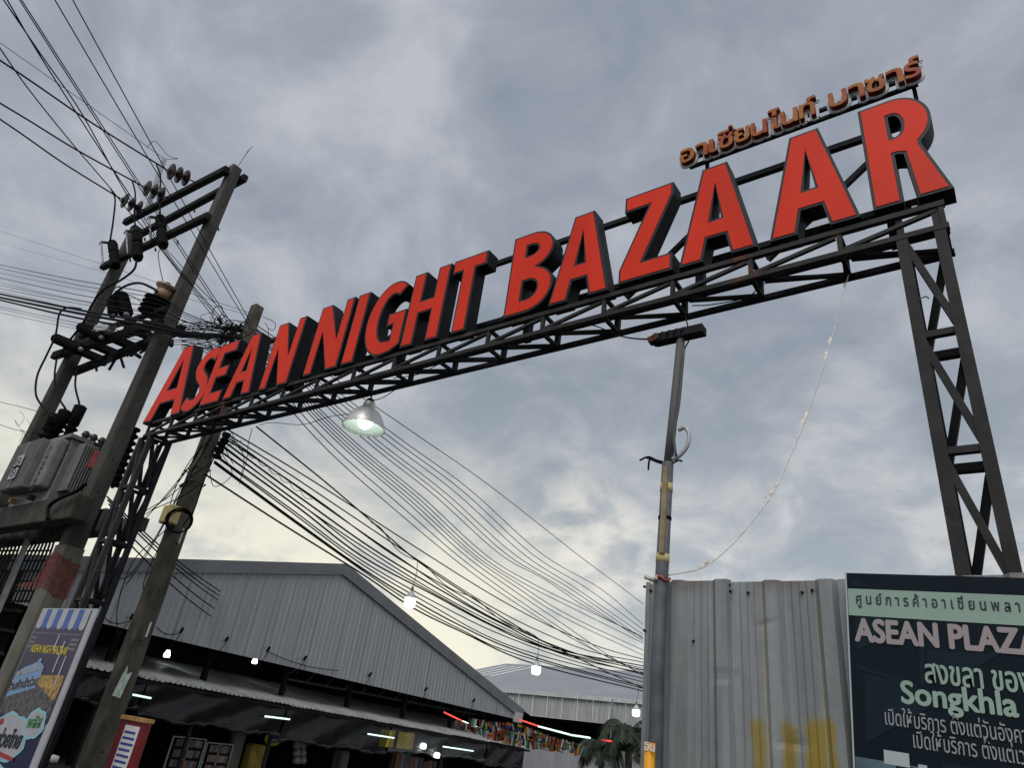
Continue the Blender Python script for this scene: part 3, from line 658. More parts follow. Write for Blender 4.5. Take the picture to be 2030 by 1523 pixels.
# ------------------------------------------------------------------ third pole (behind the gate)
P30, P31 = (-12.60, 6.5, 0), (-12.57, 6.5, 7.80+EYE)
p3 = thing('concrete_pole', 'weathered square concrete pole tangled in wires behind the first word of the gate', 'utility pole', (-12.6, 6.5, 0))
mb = MB(); sq_pole(mb, P30, P31, .172, .105, .12, 20); pp = part('pole', mb, 'concrete_moss', p3)
mat('pole_weather', (0.135, 0.118, 0.086), .92, 0, 0, 3.4, col2=(0.040, 0.037, 0.029), bump=.8, bscale=35, stretch=(1, 1, .5)); pp.data.materials[0] = MATS['pole_weather']
holes(pp, P30, P31, .172, .105, [.9+.85*i for i in range(10)])
for (x, y) in ((447, 868), (437, 886), (432, 900)):
    c = PY(x, y, 6.55); mb = MB(); mb.lathe([(0, -.09), (.08, -.09), (.09, -.05), (.045, 0), (.09, .05), (.08, .09), (0, .09)], 14, c); part('spool', mb, 'polymer_black', p3)
for i in range(22):
    c = PY(462+random.uniform(-26, 22), 668+random.uniform(-28, 26), 6.5+random.uniform(-.2, .1)); mb = MB()
    if i % 2: mb.lathe([(0, -.05), (.06, -.05), (.035, 0), (.06, .05), (0, .05)], 10, c, (random.random(), random.random(), random.random()+.2))
    else: d = Vector((random.uniform(-.15, .15), random.uniform(-.15, .15), random.uniform(-.12, .12))); mb.bar(c, c+d, .06)
    part('clamp', mb, 'steel_black', p3)
for (x, y, wd, hh) in ((393, 985, .035, .30), (374, 1075, .03, .5), (300, 1250, .03, .25)):
    zc = PY(x, y, 6.6).z; hp = .172-.067*zc/9.5; mb = MB(); mb.box((-12.595+hp, 6.5+hp*.25, zc-hh/2), (-12.59+hp+.004, 6.5+hp*.25+wd, zc+hh/2)); part('torn_paper', mb, 'paper', p3)
c = PY(244, 1355, 6.33); mb = MB()
mb.add([(c.x-.18, c.y-.012, c.z-.20), (c.x+.10, c.y-.012, c.z-.22), (c.x+.13, c.y-.012, c.z-.05), (c.x+.19, c.y-.012, c.z+.18), (c.x+.05, c.y-.012, c.z+.13), (c.x-.02, c.y-.012, c.z+.27), (c.x-.10, c.y-.012, c.z+.12)], [(0, 1, 2, 3, 4, 5, 6)])
mat('flyer', (.50, .60, .53), .8, 0, .25, 12); part('torn_flyer', mb, 'flyer', p3, 'torn pale green flyer')
bx_ = PY(339, 1022, 6.28); mb = MB(); mb.box((bx_.x-.16, bx_.y-.12, bx_.z-.17), (bx_.x+.16, bx_.y+.1, bx_.z+.17)); o = solo('junction_box', mb, 'yellow_box', 'small cream yellow junction box on the weathered concrete pole', 'box'); bv = o.modifiers.new('b', 'BEVEL'); bv.width = .03; bv.segments = 2
ctr = PY(356, 1034, 6.22); u_ = Vector((.43, .90, 0)).normalized()
for k in range(5):
    rr = .185+.010*k; mb = MB(); mb.tube([ctr+(u_*math.cos(a)+Vector((0, 0, 1))*math.sin(a))*rr+Vector((.012*k, -.01*k, random.uniform(-.012, .012))) for a in [j*math.pi/12 for j in range(25)]], .010, 5)
    solo('cable_coil', mb, 'cable', 'turn of black cable in the coil hung on the weathered pole', 'cable', 'turns of the cable coil')
pw('drop_cable', [(363, 1042), (385, 1010), (398, 970), (412, 935), (425, 905)], 6.3, .012, 'black cable rising from the coil along the right side of the weathered pole')
for z in (PX(380, 925, -12.5).z, PX(378, 958, -12.5).z):
    mb = MB(); h = .165; mb.tube([(-12.6+a*h, 6.5+b*h, z+.05*a) for a, b in ((-1, -1), (1, -1), (1, 1), (-1, 1), (-1, -1))], .014, 5); part('band', mb, 'cable_grey', p3)

# ------------------------------------------------------------------ market hall
HX = -19.5; HS = 0.75
yl, yr_, yrd = PX(22, 1100, HX), PX(1034, 1408, HX), PX(682, 1119, HX)
ridge_y, ridge_z = yrd.y, yrd.z
def roof_z(y):
    if y <= ridge_y: return yl.z+(ridge_z-yl.z)*(y-yl.y)/(ridge_y-yl.y)
    return ridge_z+(yr_.z-ridge_z)*(y-ridge_y)/(yr_.y-ridge_y)
bl, br = PX(22, 1195, HX), PX(1024, 1427, HX)
def bot_z(y): return bl.z+(br.z-bl.z)*(y-bl.y)/(br.y-bl.y)
hall = thing('market_hall', 'grey corrugated gable hall with a dark open front on the left', 'building', (HX, ridge_y, 0))
TR = PX(668, 1119, HX).z-PX(668, 1131, HX).z+0.18
def ribbed_profile(y0, y1, pitch=.25, d=.035, k=None):
    k = pitch/.25
    ys = []; y = y0
    while y < y1-1e-4:
        for (o, h) in ((0, 0), (.10, 0), (.12, d), (.18, d), (.20, 0)):
            if y+o*k < y1: ys.append((y+o*k, h))
        y += pitch
    ys.append((y1, 0)); return ys
sheet = .60; y = bl.y
while y < br.y-.05:
    y2 = min(y+sheet, br.y); mb = MB(); V = []; F = []
    pr = ribbed_profile(y+.004, y2-.004, .20, .018); off = random.uniform(0, .012)
    for (yy, h) in pr:
        z_a, z_b = bot_z(yy), max(bot_z(yy)+.02, roof_z(yy)-TR*.55); V += [(HX+h+off, yy, z_a), (HX+h+off, yy, z_b)]
    for i in range(len(pr)-1): F.append((2*i, 2*i+2, 2*i+3, 2*i+1))
    mb.add(V, F); part('cladding_sheet', mb, 'cladding', hall); y = y2
# rake trim
for (ya, yb) in ((yl.y, ridge_y), (ridge_y, yr_.y)):
    za_, zb2 = roof_z(ya), roof_z(yb)
    mb = MB(); V = [(HX+.10, ya, za_-TR), (HX+.10, yb, zb2-TR), (HX+.16, yb, zb2), (HX+.16, ya, za_), (HX-.3, ya, za_+.02), (HX-.3, yb, zb2+.02)]
    mb.add(V, [(0, 1, 2, 3), (3, 2, 5, 4)]); part('rake_trim', mb, 'cladding_trim', hall)
    # jagged sheet ends just under the trim
    mb = MB(); Vr = [(HX-.02, ya, za_+.015), (HX-.02, yb, zb2+.015), (HX-26, yb, zb2+.015), (HX-26, ya, za_+.015)]; mb.add(Vr, [(0, 1, 2, 3)]); part('roof', mb, 'cladding_trim', hall)
mb = MB(); ce = PX(1020, 1420, HX); mb.box((HX+.02, ce.y-.1, ce.z-.25), (HX+.2, ce.y+.35, ce.z+.15)); part('gutter_end', mb, 'galv_light', hall)
# drips and pegs along the lower edge
for (x, ybx) in ((259, 1227), (447, 1272), (602, 1309), (731, 1341), (842, 1370), (937, 1392), (358, 1254), (530, 1291)):
    c = PX(x, ybx, HX+.06); mb = MB(); mb.bar(c, c+Vector((.16, -.06, .10)), .06); mb.tube([c+Vector((.1, 0, .05)), c+Vector((.05, -.12, -.3)), c+Vector((.02, -.2, -.55))], .012, 4); part('peg', mb, 'cable', hall)
for (xa, xb) in (((310, 1243), (358, 1255)), ((530, 1292), (672, 1330)), ((205, 1222), (255, 1232))):
    a_, b_ = PX(*xa, HX+.07), PX(*xb, HX+.07); mb = MB(); mb.tube(sag(a_, b_, .12, 8), .012, 4); part('loose_wire', mb, 'cable', hall)
# lattice truss, walls and posts inside coloured near-black to stand for shade
zi = br.z
mb = MB(); mb.add([(HX-10.85, yl.y-.1, 0), (HX-10.85, br.y+1.6, 0), (HX-10.85, br.y+1.6, roof_z(br.y)-.25), (HX-10.85, ridge_y, ridge_z-.2), (HX-10.85, yl.y-.1, roof_z(yl.y)-.2)], [(0, 1, 2, 3, 4)]); part('back_wall', mb, 'interior_shade', hall)
mb = MB(); mb.box((HX-26, yl.y-.2, 0), (HX-.1, yl.y-.02, roof_z(yl.y)-.3)); part('side_wall', mb, 'interior_shade', hall)
mb = MB(); mb.box((HX-10.8, br.y+1.5, 0), (HX-3, br.y+1.7, roof_z(br.y)-.4)); part('side_wall', mb, 'interior_shade', hall)
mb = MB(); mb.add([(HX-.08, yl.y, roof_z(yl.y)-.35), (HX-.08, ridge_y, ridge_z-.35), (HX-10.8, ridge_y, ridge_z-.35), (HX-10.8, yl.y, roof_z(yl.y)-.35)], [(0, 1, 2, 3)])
mb.add([(HX-.08, ridge_y, ridge_z-.35), (HX-.08, br.y+1.4, roof_z(br.y)-.3), (HX-10.8, br.y+1.4, roof_z(br.y)-.3), (HX-10.8, ridge_y, ridge_z-.35)], [(0, 1, 2, 3)]); part('ceiling', mb, 'interior_shade', hall)
for k in range(7):
    y = bl.y+3+k*(br.y-bl.y-4)/6; mb = MB(); mb.bar((HX-.6, y, 0), (HX-.6, y, bot_z(y)+.3), .14); part('post', mb, 'interior_shade', hall)
ya = ridge_y; yb = br.y-1
for dz in (0, .55):
    mb = MB(); mb.bar((HX-1.6, ya, bot_z(ya)-.25+dz), (HX-1.6, yb, bot_z(yb)-.05+dz*.3), .07); part('truss_chord', mb, 'cable_grey', hall)
for k in range(12):
    y = ya+(yb-ya)*k/12; y2 = ya+(yb-ya)*(k+.5)/12; mb = MB(); mb.bar((HX-1.6, y, bot_z(y)-.22), (HX-1.6, y2, bot_z(y2)+.24), .045); part('truss_web', mb, 'cable_grey', hall)
# lit bulbs deep in the hall
for (x, yy, wd) in ((331, 1299, 'left'), (505, 1312, 'right')):
    c = PX(x, yy, HX-2.5); mb = MB(); mb.lathe([(0, -.08), (.085, -.07), (.095, 0), (.07, .08), (.04, .14), (0, .14)], 12, c); t = solo('hall_bulb', mb, 'bulb_glow', 'glowing bulb in the dark gap under the gable hall, %s of two' % wd, 'bulb', 'bulbs inside the hall')

# awning in front of the hall
AX0, AX1 = -18.5, -23.2
aL, aR = PX(150, 1321, AX0), PX(1054, 1487, AX0)
uL, uR = PX(195, 1262, AX1), PX(1000, 1440, AX1)
aw = thing('market_awning', 'long corrugated metal awning over the dark stalls below the hall gable', 'awning', (AX0, (aL.y+aR.y)/2, 0))
def aw_z(y): return aL.z+(aR.z-aL.z)*(y-aL.y)/(aR.y-aL.y)
ydeep0, ydeep1 = aL.y, aR.y
RISE = .76
y = ydeep0
while y < ydeep1-.05:
    y2 = min(y+.60, ydeep1); pr = ribbed_profile(y+.003, y2-.003, .15, .036); V = []; F = []; dz = random.uniform(-.012, .012); dx = random.uniform(-.05, .05)
    for (yy, h) in pr: V += [(AX0+dx, yy, aw_z(yy)+h+dz), (AX1, yy, aw_z(yy)+RISE+h+dz)]
    for i in range(len(pr)-1): F.append((2*i+1, 2*i+3, 2*i+2, 2*i))
    mb = MB(); mb.add(V, F); part('roof_sheet', mb, 'awning', aw); y = y2
mb = MB(); mb.bar((AX0+.08-.2, ydeep0, aw_z(ydeep0)-.07), (AX0+.08-.2, ydeep1, aw_z(ydeep1)-.07), .05, .08); part('eave_pipe', mb, 'dark_frame', aw)
for k in range(8):
    y = ydeep0+1+k*(ydeep1-ydeep0-1.2)/7; mb = MB(); mb.bar((AX0-.35, y, 0), (AX0-.35, y, aw_z(y)-.05), .09); part('post', mb, 'dark_frame', aw)
mb = MB(); mb.box((AX1-.25, bl.y+.1, 0), (AX1-.05, br.y-.3, bot_z(br.y)+.5)); part('back_wall', mb, 'interior_shade', aw)  # black sheet closing the gap, colour stands for the shade there
mb = MB(); mb.box((AX1, ydeep1-.15, 0), (AX0-.5, ydeep1-.05, aw_z(ydeep1)-.08)); part('end_wall', mb, 'interior_shade', aw)
# tarpaulin strips hanging from the eave
def tarp(xa, xb, drop_a, drop_b, m, label, ruf=.06):
    ya, yb = PX(*xa, AX0-.1).y, PX(*xb, AX0-.1).y; V = []; F = []; nx, nz = 26, 6
    for i in range(nx+1):
        y = ya+(yb-ya)*i/nx; dr = drop_a+(drop_b-drop_a)*i/nx; dr += .03*math.sin(i*.55+ya)+.018*math.sin(i*2.3+1)+random.uniform(-.015, .015)
        for j in range(nz+1):
            t = j/nz; V.append((AX0-.16+.05*math.sin(i*1.7+t*2)*t+ruf*math.sin(t*5+i*.5), y, aw_z(y)-.06-dr*t))
    for i in range(nx):
        for j in range(nz): a = i*(nz+1)+j; F.append((a, a+1, a+nz+2, a+nz+1))
    mb = MB(); mb.add(V, F, 0, True)
    # rolled hem
    hem = [Vector(V[i*(nz+1)+nz])+Vector((.05, 0, 0)) for i in range(nx+1)]; mb.tube(hem, [.05+.025*math.sin(i*1.3) for i in range(nx+1)], 7, 1)
    return solo('tarpaulin', mb, [m, 'tarp_clear' if False else m], label, 'tarpaulin', 'tarpaulins under the awning')
tarp((150, 1321), (292, 1350), .62, .62, 'tarp', 'black tarpaulin under the awning behind the concrete pole')
tarp((296, 1350), (568, 1402), .78, .78, 'tarp', 'creased black tarpaulin over the stall with the display racks')
tarp((572, 1402), (775, 1438), .86, .86, 'tarp', 'dark tarpaulin with a pale rolled hem in the middle of the awning')
tarp((779, 1440), (965, 1472), .72, .6, 'tarp_clear', 'clear streaked plastic sheet in front of the lit stall')
tarp((968, 1473), (1040, 1486), .75, .7, 'tarp', 'short dark tarpaulin at the far end of the awning')
# fluorescent tubes
for (a_, b_, wd) in (((262, 1378), (298, 1385), 'beside the torn flyer on the pole'), ((524, 1421), (573, 1427), 'over the display racks'), ((728, 1456), (780, 1464), 'in the middle stall'), ((877, 1481), (937, 1490), 'in the far stall')):
    A, B = PX(*a_, AX0-.05), PX(*b_, AX0-.05); A.x = B.x = AX0-.02; mb = MB(); mb.tube([A, B], .022, 8); t = thing('fluorescent_tube', 'lit white fluorescent tube under the awning %s' % wd, 'light', A, 'tubes under the awning'); part('tube', mb, 'tube_glow', t)
    d = (B-A).normalized(); mb = MB(); mb.bar(A-d*.06+Vector((-.03, 0, .02)), B+d*.06+Vector((-.03, 0, .02)), .03, .05); part('batten', mb, 'dark_frame', t)
for (x, y, wd) in ((839, 1481, 'left'), (866, 1499, 'right')):
    c = PX(x, y, AX0+.0); mb = MB(); mb.lathe([(0, -.08), (.10, -.07), (.11, .05), (.06, .1), (0, .1)], 12, c); solo('stall_bulb', mb, 'bulb_glow', 'small square glow of a bulb behind the clear sheet, %s of two' % wd, 'bulb', 'bulbs of the far stall')

# display racks with packets, signs and goods in the stalls
SX = AX0-1.0
def px(x, y): return PX(x, y, SX)
def rack(xl, xr, ytl, ytr, rows, cols, label, seed):
    random.seed(seed); A, B = px(xl, ytl), px(xr, ytr); ya, yb = A.y, B.y; zt_ = (A.z+B.z)/2
    t = thing('display_rack', label, 'rack', (SX, (ya+yb)/2, 0), 'display racks in the stall')
    for y in (ya, (ya+yb)/2, yb): mb = MB(); mb.bar((SX, y, 0), (SX, y, zt_), .04); part('upright', mb, 'galv', t)
    for j in range(rows+1): z = zt_-j*.25; mb = MB(); mb.bar((SX, ya, z), (SX, yb, z), .03); part('rail', mb, 'galv' if j == 0 else 'dark_frame', t)
    cols_ = [(.20, .18, .17), (.10, .10, .11), (.28, .24, .20), (.12, .07, .05), (.06, .07, .09), (.25, .25, .25), (.24, .13, .07)]
    for j in range(rows):
        for i in range(cols):
            y = ya+.1+(yb-ya-.2)*(i+.5)/cols; z = zt_-j*.25-.045; wd = (yb-ya)/cols*.36
            mb = MB(); mb.box((SX+.02, y-wd, z-.165-random.uniform(0, .03)), (SX+.05, y+wd, z)); ci = random.randrange(7)
            mat('pack%d' % ci, cols_[ci], .5, 0, .2, 20); solo('packet', mb, 'pack%d' % ci, 'small packet hanging in rows on the display rack under the awning', 'packet', 'packets on the display racks')
rack(345, 408, 1458, 1470, 5, 8, 'left display rack of small packets under the black tarpaulin', 3)
rack(412, 462, 1471, 1480, 5, 7, 'right display rack of small packets beside the pale pillar', 4)
random.seed(11)
for (x, y0_, y1_, wd, m, lab) in ((483, 1445, 1523, .40, 'concrete_pale', 'pale pillar between the display racks and the yellow sign'), (688, 1490, 1523, .40, 'concrete_pale', 'pale rounded pillar in the middle stall')):
    a_ = px(x, y0_); mb = MB(); mb.box((SX-.3, a_.y-wd/2, 0), (SX+.02, a_.y+wd/2, a_.z)); o = solo('stall_pillar', mb, m, lab, 'pillar', 'pillars of the stalls'); bv = o.modifiers.new('b', 'BEVEL'); bv.width = .1; bv.segments = 3
c = px(529, 1464); mat('sign_yellow', (.55, .42, .03), .5); mb = MB(); mb.lathe([(0, .03), (.31, .03), (.31, 0), (0, 0)], 24, (0, 0, 0), (1, 0, 0)); mb.v = [(v[0]+SX+.3, v[1]+c.y, v[2]*.62+c.z) for v in mb.v]
t = thing('oval_sign', 'yellow oval sign hanging in the stall beside the pale pillar', 'sign', c); part('board', mb, 'sign_yellow', t)
mb = MB(); mb.box((SX+.331, c.y-.19, c.z+.0), (SX+.334, c.y+.19, c.z+.07)); mb.box((SX+.331, c.y-.15, c.z-.10), (SX+.334, c.y+.15, c.z-.05)); part('print', mb, 'ink_blue', t)
c = px(507, 1495); mb = MB(); mb.box((SX-.2, c.y-.3, c.z-1.2), (SX+.2, c.y+.3, c.z+.25)); mat('cloth_mustard', (.30, .22, .04), .8, 0, .3, 4); o = solo('yellow_cabinet', mb, 'cloth_mustard', 'dull mustard cabinet under the yellow oval sign', 'cabinet'); bv = o.modifiers.new('b', 'BEVEL'); bv.width = .05
for k in range(3):
    for j in range(2):
        c = px(588+12*j, 1478+15*k); mb = MB(); mb.lathe([(0, -.1), (.12, -.1), (.13, 0), (.08, .1), (0, .12)], 12, c); mb.v = [tuple(v) for v in mb.v]; solo('cap', mb, 'pack5', 'pale cap on the hanging stand right of the yellow sign', 'cap', 'caps on the stand')
c = px(800, 1462); mb = MB(); mb.box((SX-.5, c.y-.7, c.z-.4), (SX-.45, c.y+1.1, c.z+.15)); mat('glow_yellow', (.45, .40, .04), .7, emit=((.5, .42, .03), .25)); solo('lit_banner', mb, 'glow_yellow', 'yellow green lit banner behind the clear plastic sheet', 'banner')  # weak emission puts the lit look into the banner itself
for k in range(9):
    c = px(790+9*k, 1500+2.2*k); mb = MB(); mb.box((SX-.1, c.y-.12, c.z-.5), (SX+.02, c.y+.1, c.z+random.uniform(.0, .2))); mat('goods%d' % (k % 3), ((.16, .05, .03), (.14, .12, .10), (.05, .07, .09))[k % 3], .6); solo('garment', mb, 'goods%d' % (k % 3), 'garment hanging in a row in the far stall', 'garment', 'garments in the far stall')

# ------------------------------------------------------------------ far hall
FY = 55.0
fl, fr_ = PY(905, 1311, FY), PY(1180, 1326, FY)
far = thing('far_hall', 'far low grey hall with a shallow roof and a ribbed pale fascia', 'building', (-30, FY, 0))
ft, fb = PY(1100, 1374, FY).z, PY(1130, 1428, FY).z
xa, xb = -50.0, 6.0
x = xa
while x < xb:
    V = []; F = []; pr = ribbed_profile(x+.01, x+1.49, .38, .06)
    for (q, h) in pr: V += [(q, FY-h, fb), (q, FY-h, ft)]
    for i in range(len(pr)-1): F.append((2*i, 2*i+2, 2*i+3, 2*i+1))
    mb = MB(); mb.add(V, F); part('fascia_sheet', mb, 'roof_pale', far)
    x += 1.5
rz = PY(1100, 1322, FY+9).z
mb = MB(); mb.add([(xa, FY-.1, ft), (xb, FY-.1, ft), (xb, FY+14, rz+.6), (xa, FY+14, rz+.6)], [(0, 1, 2, 3)]); mb.add([(xa, FY-.1, ft), (xb, FY-.1, ft), (xb, FY-.25, ft-.35), (xa, FY-.25, ft-.35)], [(3, 2, 1, 0)], 1); part('roof', mb, ['roof_far', 'roof_pale'], far)
for k in range(5):
    x0 = PY(935+17*k, 1330, FY+8).x; mb = MB(); V = []
    for (yy) in (FY+5, FY+12.5): z = ft+(rz+.6-ft)*(yy-FY+.1)/14.1+.03; V += [(x0+(yy-FY-5)*.0, yy, z), (x0+.45, yy, z)]
    mb.add(V, [(0, 1, 3, 2)]); part('skylight_strip', mb, 'white_paint', far)
mb = MB(); mb.box((xa, FY+6, 0), (xb, FY+6.2, fb)); part('back_wall', mb, 'interior_shade', far)  # near-black colour stands for the shade beneath the eave
mb = MB(); mb.box((xa, FY+.2, fb-.05), (xb, FY+6, fb)); part('soffit', mb, 'interior_shade', far)
q0 = PY(1214, 1395, FY-1); mb = MB(); mb.bar((q0.x, FY-1, 0), (q0.x, FY-1, fb+1.8), .09); part('post', mb, 'galv', far)
q0 = PY(1262, 1360, 20.0)

# low ribbed wall under the bunting
LY = 36.0
lw = thing('low_wall', 'low grey ribbed metal wall beneath the strings of flags', 'wall', (-24, LY, 0))
lt = PY(1110, 1474, LY).z; x = PY(1040, 1480, LY).x
while x < PY(1275, 1490, LY).x+3:
    V = []; F = []; pr = ribbed_profile(x+.005, x+.995, .3, .05)
    for (q, h) in pr: V += [(q, LY-h, 0), (q, LY-h, lt)]
    for i in range(len(pr)-1): F.append((2*i, 2*i+2, 2*i+3, 2*i+1))
    mb = MB(); mb.add(V, F); part('wall_sheet', mb, 'cladding', lw); x += 1.0

# bunting ------------------------------------------------------------
random.seed(5)
BY = 20.0
flagcols = [(.55, .04, .04), (.03, .06, .30), (.70, .70, .68), (.65, .45, .03), (.03, .22, .08), (.10, .35, .55), (.02, .02, .02), (.60, .20, .03)]
for i, c_ in enumerate(flagcols): mat('flag%d' % i, tuple(q*.6 for q in c_), .8)
FM = []
for k in range(14):
    cs = random.sample(range(8), 3); mb = MB()
    w_, h_ = .16, .23
    if k % 2:
        for j in range(3): mb.add([(-w_/2, .02*j, -h_*j/3), (w_/2, .03*j, -h_*j/3), (w_/2, .03*j+.03, -h_*(j+1)/3), (-w_/2, .02*j+.04, -h_*(j+1)/3)], [(0, 3, 2, 1)], j)
    else:
        for j in range(3): mb.add([(-w_/2+w_*j/3, 0, 0), (-w_/2+w_*(j+1)/3, .02, 0), (-w_/2+w_*(j+1)/3, .06, -h_), (-w_/2+w_*j/3, .04, -h_)], [(0, 3, 2, 1)], j)
    FM.append(mb.mesh('flag', ['flag%d' % c_ for c_ in cs]))
for (pts, n, lab) in (([(905, 1428), (960, 1447), (1030, 1466), (1090, 1473), (1155, 1480)], 40, 'lowest string of small many coloured national flags beyond the awning'),
                      ([(960, 1432), (1000, 1447), (1040, 1454), (1095, 1462), (1150, 1476)], 34, 'middle string of small many coloured national flags beyond the awning'),
                      ([(925, 1422), (975, 1432), (1028, 1436), (1075, 1455), (1130, 1472)], 30, 'topmost string of small many coloured national flags beyond the awning')):
    P = catmull([PY(x, y, BY) for x, y in pts], 10); t = thing('flag_string', lab, 'bunting', P[0], 'strings of flags')
    mb = MB(); mb.tube(P, .008, 4); part('cord', mb, 'cable', t)
    for i in range(n):
        f = (i+.5)/n*(len(P)-1); a = P[int(f)].lerp(P[min(int(f)+1, len(P)-1)], f-int(f)); link('flag', random.choice(FM), t, a, (random.uniform(-.3, .3), random.uniform(-.25, .25), random.uniform(-.9, .9)))
for (pts, ms, lab) in (([(880, 1413), (915, 1430)], 'tube_red', 'red glowing light tube under the hall corner, left end of the flags'), ([(917, 1431), (965, 1451)], 'tube_glow', 'white glowing light tube along the left flags'),
                       ([(1030, 1428), (1065, 1440)], 'tube_red', 'red glowing light tube right of the hall corner'), ([(1067, 1441), (1128, 1457)], 'tube_glow', 'white glowing light tube above the right flags'), ([(1192, 1468), (1213, 1471)], 'tube_red', 'short red glowing light tube by the thin post'), ([(1130, 1458), (1170, 1464)], 'tube_glow', 'faint white light tube end above the palm')):
    P = [PY(x, y, BY+.3) for x, y in pts]; mb = MB(); mb.tube(P, .028, 6); solo('light_tube', mb, ms, lab, 'light tube', 'coloured light tubes')

# palms ----------------------------------------------------------------
def palm(px_, py_, Y, s, label, seed):
    random.seed(seed); c = PY(px_, py_, Y); t = thing('palm_tree', label, 'palm', (c.x, Y, 0), 'palms by the far hall')
    mb = MB(); mb.tube([(c.x, Y, 0), (c.x+.05, Y, c.z*.5), (c.x, Y, c.z)], [.16, .12, .10], 8); part('trunk', mb, 'palm_trunk', t)
    for k in range(20):
        az = 2*math.pi*k/20+random.uniform(-.2, .2); el = random.uniform(.1, 1.25); ln = s*random.uniform(.8, 1.15); mb = MB(); V = []; F = []
        prev = Vector(c); dirv = Vector((math.cos(az)*math.cos(el), math.sin(az)*math.cos(el), math.sin(el))); pts = [prev]
        for j in range(12): dirv = (dirv+Vector((0, 0, -.16-.02*j))).normalized(); prev = prev+dirv*ln/12; pts.append(prev)
        mb.tube(pts, .012, 4)
        for j in range(1, 13):
            for sd_ in (-1, 1):
                for q in range(3):
                    p = pts[j-1].lerp(pts[j], q/3+.1); tn = (pts[j]-pts[j-1]).normalized(); side = tn.cross(Vector((0, 0, 1))).normalized()*sd_
                    ll = ln*.30*math.sin(math.pi*(j+q/3)/13.5)+.05; e = p+side*ll*.75+tn*ll*.5-Vector((0, 0, ll*random.uniform(.25, .7))); wv = tn*.022
                    mb.add([p-wv, p+wv, e], [(0, 1, 2)])
        part('frond', mb, 'frond', t)
palm(1192, 1484, 24, 1.25, 'dark feathery palm below the flags, left of two', 21)
palm(1246, 1462, 21, 1.35, 'dark feathery palm against the metal fence edge, right of two', 22)
# PART3

# ------------------------------------------------------------------ metal fence
NY = 3.5
def spray_fence():
    m = bpy.data.materials.new('fence_sheet'); m.use_nodes = True; t = m.node_tree; p = t.nodes['Principled BSDF']
    tcn = t.nodes.new('ShaderNodeTexCoord'); vec = tcn.outputs['Object']
    mp = t.nodes.new('ShaderNodeMapping'); mp.inputs['Scale'].default_value = (6, 1, .5); t.links.new(vec, mp.inputs[0])
    n1 = noise(t, mp.outputs[0], 2.2, 8, .6); n2 = noise(t, vec, 9, 6, .6); n3 = noise(t, vec, 2.3, 8, .65)
    c = mixc(t, maprange(t, n1, .3, .7), (.225, .238, .240), (.335, .348, .352))
    c = mixc(t, maprange(t, n2, .55, .8, 0, .30), c, (.20, .20, .19))
    c = mixc(t, maprange(t, n3, .62, .74, 0, .45), c, (.42, .37, .28))
    s_ = t.nodes.new('ShaderNodeSeparateXYZ'); t.links.new(vec, s_.inputs[0])
    wob = mth(t, 'MULTIPLY', mth(t, 'SUBTRACT', n2, .5), .05)
    for (xc, yc, hw, top) in ((1503, 1480, .028, 1428), (1566, 1480, .030, 1436), (1612, 1500, .028, 1440), (1630, 1470, .050, 1426), (1650, 1500, .022, 1432)):
        q = PY(xc, yc, NY); zt_ = PY(xc, top, NY).z
        dx = mth(t, 'ABSOLUTE', mth(t, 'ADD', mth(t, 'SUBTRACT', s_.outputs[0], q.x), wob))
        fx = maprange(t, dx, hw+.020, hw-.018)
        fz = maprange(t, mth(t, 'ADD', s_.outputs[2], wob), zt_+.03, zt_-.03)
        c = mixc(t, mth(t, 'MULTIPLY', mth(t, 'MULTIPLY', fx, fz), .85), c, (.33, .235, .03))
    for (xp, hw) in ((1528, .010), (1634, .008)):
        q = PY(xp, 1150, NY); dx = mth(t, 'ABSOLUTE', mth(t, 'SUBTRACT', s_.outputs[0], q.x-.042))
        c = mixc(t, mth(t, 'MULTIPLY', maprange(t, dx, hw+.006, hw-.004), maprange(t, n1, .25, .6, .3, .8)), c, (.46, .41, .29))
    # rust along the top edge
    zt2 = PY(1450, 1152, NY).z
    fr = mth(t, 'MULTIPLY', maprange(t, s_.outputs[2], zt2-.10, zt2+.01), maprange(t, n3, .42, .62))
    c = mixc(t, mth(t, 'MULTIPLY', fr, .6), c, (.17, .085, .045))
    t.links.new(c, p.inputs['Base Color']); p.inputs['Metallic'].default_value = .35
    t.links.new(mth(t, 'ADD', mth(t, 'MULTIPLY', n1, .3), .34), p.inputs['Roughness'])
    nb = noise(t, vec, 3.5, 4, .5); bn = t.nodes.new('ShaderNodeBump'); bn.inputs['Strength'].default_value = .35; bn.inputs['Distance'].default_value = .03
    t.links.new(nb, bn.inputs['Height']); t.links.new(bn.outputs[0], p.inputs['Normal'])
    MATS['fence'] = m
spray_fence()
fence = thing('metal_fence', 'tall dull grey corrugated metal fence with yellow spray marks', 'fence', (0, NY, 0))
zf = PY(1450, 1152, NY).z
xs0 = PY(1275, 1340, NY).x
ribs = [PY(x, 1150, NY).x for x in (1345, 1432, 1530, 1637)]; pt = (ribs[3]-ribs[1])/2
ribs += [ribs[3]+pt*k for k in range(1, 7)]
edges = [xs0, ribs[0]-.035, ribs[1]+.045, ribs[3]+.05, ribs[5]+.05, ribs[7]+.05, ribs[9]+.05]
